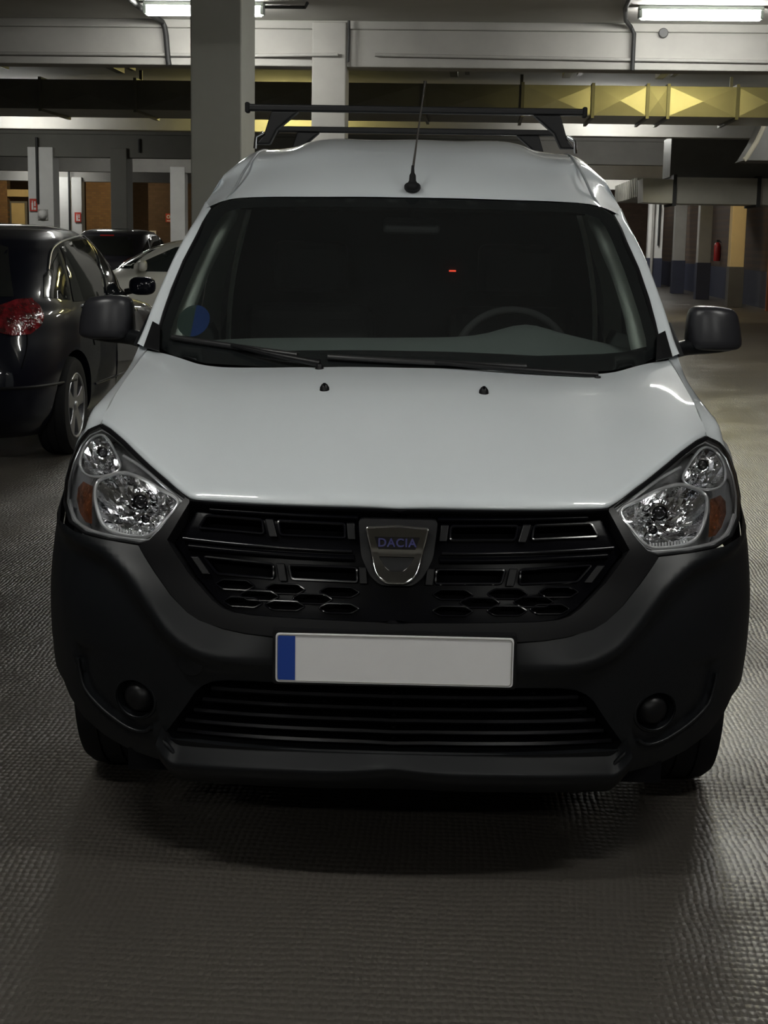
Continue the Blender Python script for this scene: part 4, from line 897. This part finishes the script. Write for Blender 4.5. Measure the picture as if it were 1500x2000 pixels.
# ================================================================== PARKED CARS
def car(label, loc, rz, body, L, H, secs, detail=True, glass_m=None, wheels=True):
    """hatchback: stacked superellipse outlines; tail at y=0, nose at y=L, x to the right"""
    E_ = empty('parked_car', loc, rz); tag(E_, label, 'car')
    Z = [q[0] for q in secs]; YB = [q[1] for q in secs]; YF = [L-q[2] for q in secs]; Wd = [q[3] for q in secs]; NX = [q[4] for q in secs]
    yb = lambda z: hermite(z, Z, YB); yf = lambda z: hermite(z, Z, YF); wd = lambda z: hermite(z, Z, Wd); nx = lambda z: hermite(z, Z, NX)
    def P(t, z, off=0.):
        a, b, n = wd(z), (yf(z)-yb(z))/2, nx(z); c = (yf(z)+yb(z))/2; ct, st = math.cos(t), math.sin(t)
        x = (a+off)*math.copysign(abs(ct)**(2/n), ct); y = c+(b+off)*math.copysign(abs(st)**(2/n), st); return Vector((x, y, z))
    def Xc(y, z, off=0.):
        a, b, n = wd(z), (yf(z)-yb(z))/2, nx(z); c = (yf(z)+yb(z))/2; r = min(.999, abs((y-c)/b)); return Vector(((a)*(1-r**n)**(1/n)+off, y, z))
    def Yc(x, z, rear=True, off=0.):
        a, b, n = wd(z), (yf(z)-yb(z))/2, nx(z); c = (yf(z)+yb(z))/2; r = min(.999, abs(x/a)); q = b*(1-r**n)**(1/n)+off; return Vector((x, c-q if rear else c+q, z))
    nt, nz = 96, 56; zs = [Z[0]+(Z[-1]-Z[0])*(1-(1-j/nz)**1.25) for j in range(nz+1)]
    V = []; Fs = []
    ts = []
    for i in range(nt): ts.append(2*PI*i/nt)
    for z in zs: V += [P(t, z) for t in ts]
    for j in range(nz):
        for i in range(nt): Fs.append((j*nt+i, j*nt+(i+1) % nt, (j+1)*nt+(i+1) % nt, (j+1)*nt+i))
    Fs += [tuple(range(nt)), tuple(nz*nt+i for i in range(nt))]
    B = mesh('body', V, Fs, body, E_, auto=50)
    RW, FW, R_ = .80, L-.95, .325
    for wy in (RW, FW):
        CV, CF = lathedata([(0, -1.2), (R_+.045, -1.2), (R_+.045, 1.2), (0, 1.2)], 40, 'x'); C = mesh('cutter', [Vector(v)+Vector((0, wy, R_)) for v in CV], CF, DARK, E_, smooth=False)
        # hollow only the flanks: remove the middle of the cutter so the floor stays
        md = B.modifiers.new('arch', 'BOOLEAN'); md.operation = 'DIFFERENCE'; md.object = C; md.solver = 'EXACT'
        bpy.context.view_layer.update(); applied(B); bpy.data.objects.remove(C)
    B.data.materials.clear(); B.data.materials.append(body)
    box('underbody', (-.62, .62, .5, L-.5, .2, .62), DARK, E_)
    for wy in (RW, FW):
        for s in (-1, 1): wheel(E_, (s*(wd(.4)-.115), wy, R_), R_, .105, s)
    G = glass_m
    def sidepatch(nm, poly, m, s, off=.004, parent=E_):
        V2, F2 = fill2d(poly, (), .05); return mesh(nm, [Vector((s*q.x, q.y, q.z)) for q in (Xc(y, z, off) for y, z in V2)], F2, m, parent)
    def endpatch(nm, poly, m, rear, off=.004, parent=E_):
        V2, F2 = fill2d(poly, (), .05); return mesh(nm, [Yc(x, z, rear, off) for x, z in V2], F2, m, parent)
    def corner(nm, poly, m, s, off=.008):
        V2, F2 = fill2d([(t*.8, z) for t, z in poly], (), .02); return mesh(nm, [(lambda q: Vector((s*q.x, q.y, q.z)))(P(t/.8, z, off)) for t, z in V2], F2, m, E_)
    zt = H-.10; zb_ = .985
    def yb_in(z, d): return yb(z)+d
    wins = [[(yb(zb_+.02)+.78, zb_+.02), (yb(zt)+.44, zt-.06), (yb(zt)+.80, zt-.015), (L-2.46, zt), (L-2.54, zb_)],
            [(L-2.50, zb_), (L-2.42, zt), (yf(zt)-.30, zt-.03), (yf(1.30)-.30, 1.30), (yf(1.12)-.26, 1.12), (yf(zb_)-.42, zb_)]]
    qw = [(yb(zb_+.02)+.36, zb_+.06), (yb(zb_+.2)+.30, zb_+.20), (yb(zt)+.36, zt-.09), (yb(zb_+.02)+.73, zb_+.03)]
    for s in (-1, 1):
        for k, q in enumerate(wins): sidepatch('side_window', q, G, s)
        sidepatch('quarter_window', qw, G, s)
        if detail:
            top = [(yb(zt)+.10, zt-.20), (yb(zt)+.26, zt-.08), (yb(zt)+.48, zt-.025), (yb(zt)+.90, zt+.008), (L-2.46, zt+.02), (yf(zt)-.42, zt+.005), (yf(1.30)-.26, 1.315), (yf(1.12)-.20, 1.12)]
            tube('window_strip', catmull([Vector((s*q.x, q.y, q.z)) for q in (Xc(y, z, .006) for y, z in top)], 4), .008, ALLOY, E_, n=6)
            tube('belt_strip', [Vector((s*q.x, q.y, q.z)) for q in (Xc(y, zb_-.012, .006) for y in [1.1+k*.25 for k in range(9)])], .008, ALLOY, E_, n=6)
            for y in (1.42, L-1.94):
                hh = [Xc(y-.09, .88, .004), Xc(y-.07, .885, .035), Xc(y+.07, .885, .035), Xc(y+.09, .88, .004)]; tube('door_handle', [Vector((s*q.x, q.y, q.z)) for q in hh], .014, body, E_)
            for y0, pts in ((0, [(L-2.50, zb_-.02), (L-2.52, .6), (L-2.50, .30)]), (1, [(1.10, zb_-.02), (1.16, .86), (1.24, .70)]), (2, [(L-1.35, zb_-.05), (L-1.36, .6), (L-1.38, .32)])):
                tube('door_gap', catmull([Vector((s*q.x, q.y, q.z)) for q in (Xc(y, z, .001) for y, z in pts)], 4), .005, DARK, E_, n=6)
            tube('sill_line', [Vector((s*q.x, q.y, q.z)) for q in (Xc(y, .40+.03*math.sin(y), .003) for y in [1.25+k*.2 for k in range(10)])], .009, body, E_, n=6)
        corner('tail_light', [(-1.34, .93), (-1.20, .995), (-.98, 1.04), (-.80, 1.045), (-.71, .995), (-.70, .94), (-.78, .875), (-.92, .825), (-1.10, .82), (-1.30, .855)], TAIL, s)
        corner('head_light', [(1.15, .66), (.85, .70), (.72, .78), (.78, .80), (1.0, .76), (1.2, .72)], LENSW, s)
        MR = empty('door_mirror', (s*(wd(1.02)+.10), yf(1.05)-.35, 1.06)); MR.parent = E_
        V, Fs = superell(0, 0, 0, .105, .06, .072, .7, .7); mesh('shell', V, Fs, body, MR); tube('arm', [(-s*.14, .01, -.05), (-s*.05, .01, -.03)], .025, SATIN, MR)
    endpatch('rear_window', [(-.60, zb_+.07), (.60, zb_+.07), (.50, zt-.06), (.40, zt-.03), (-.40, zt-.03), (-.50, zt-.06)], G, True)
    endpatch('windscreen', [(-.68, zb_+.03), (.68, zb_+.03), (.50, zt-.03), (-.50, zt-.03)], G, False)
    if not detail: endpatch('high_brake_light', [(-.14, zt-.025), (.14, zt-.025), (.14, zt), (-.14, zt)], mat('brake_red', (.6, .03, .03), rough=.2, coat=1.), True, .012)
    RB = endpatch('rear_plate', [(-.26, .62), (.26, .62), (.26, .73), (-.26, .73)], PLATE, True, .012)
    for z in ((.50,) if detail else ()):
        tube('bumper_strip', [P(t, z, .004) for t in [-PI+.35+k*(PI-.7)/24 for k in range(25)]], .010, SATIN, E_, n=6)
        tube('tailgate_gap', catmull([P(-PI/2+q*a, z_, .001) for q, a, z_ in ((-1, .55, .62), (-1, .62, .80), (-1, .60, .98))], 5), .005, DARK, E_, n=6)
        tube('tailgate_gap', catmull([P(-PI/2+q*a, z_, .001) for q, a, z_ in ((1, .55, .62), (1, .62, .80), (1, .60, .98))], 5), .005, DARK, E_, n=6)
    return E_
TAIL = mat('tail_light_red', (.13, .006, .010), rough=.08, coat=1., noise=.85, nscale=22, bump=1., bscale=26)
LENSW = mat('head_light_clear', (.6, .6, .62), rough=.1, metal=.6)
DGLASS = mat('dark_car_glass', (.012, .014, .014), rough=.04, spec=.9)
DGLASS2 = mat('dark_car_glass_clear', (.02, .025, .025), rough=.06, spec=.8)
NAVYP = mat('navy_car_paint', (.003, .004, .010), rough=.35, coat=.8, spec=.08)
DARKP = mat('blue_black_paint', (.012, .012, .022), rough=.3, coat=1.)
CREAM = mat('white_car_paint', (.62, .62, .57), rough=.35, coat=1.)
# z, tail inset, nose inset, half width, exponent
HATCH = [(.17, .16, .25, .80, 5), (.28, .05, .08, .87, 5), (.42, .0, .0, .895, 5), (.58, .01, .0, .905, 5), (.72, .05, .06, .90, 4.8), (.82, .09, .16, .89, 4.6), (.90, .12, .55, .875, 4.4), (.955, .15, 1.05, .855, 4.2), (1.0, .19, 1.24, .835, 4),
         (1.12, .30, 1.42, .805, 4), (1.26, .43, 1.66, .765, 3.9), (1.37, .55, 1.90, .72, 3.7), (1.44, .70, 2.15, .675, 3.4), (1.485, .95, 2.42, .59, 3.1), (1.51, 1.35, 2.75, .40, 2.6), (1.518, 1.7, 2.95, .15, 2.4)]
car('glossy navy hatchback with red tail light, parked left of the van', (-3.35, 5.98, 0), math.radians(.5), NAVYP, 4.42, 1.518, HATCH, True, DGLASS)
SMALL = [(a, b, c, d*.965, e) for a, b, c, d, e in HATCH]
car('white hatchback half hidden between the navy hatchback and the van', (-1.95, 17.9, 0), math.radians(90+8), CREAM, 4.1, 1.5, [(a*.965, b, c, d*.95, e) for a, b, c, d, e in HATCH], False, DGLASS2)
car('dark car with red lights far behind, above the navy hatchback roofline', (-7.15, 26.5, 0), math.radians(-3), DARKP, 4.3, 1.55, [(a*1.035, b, c, d*.97, e) for a, b, c, d, e in HATCH], False, DGLASS)
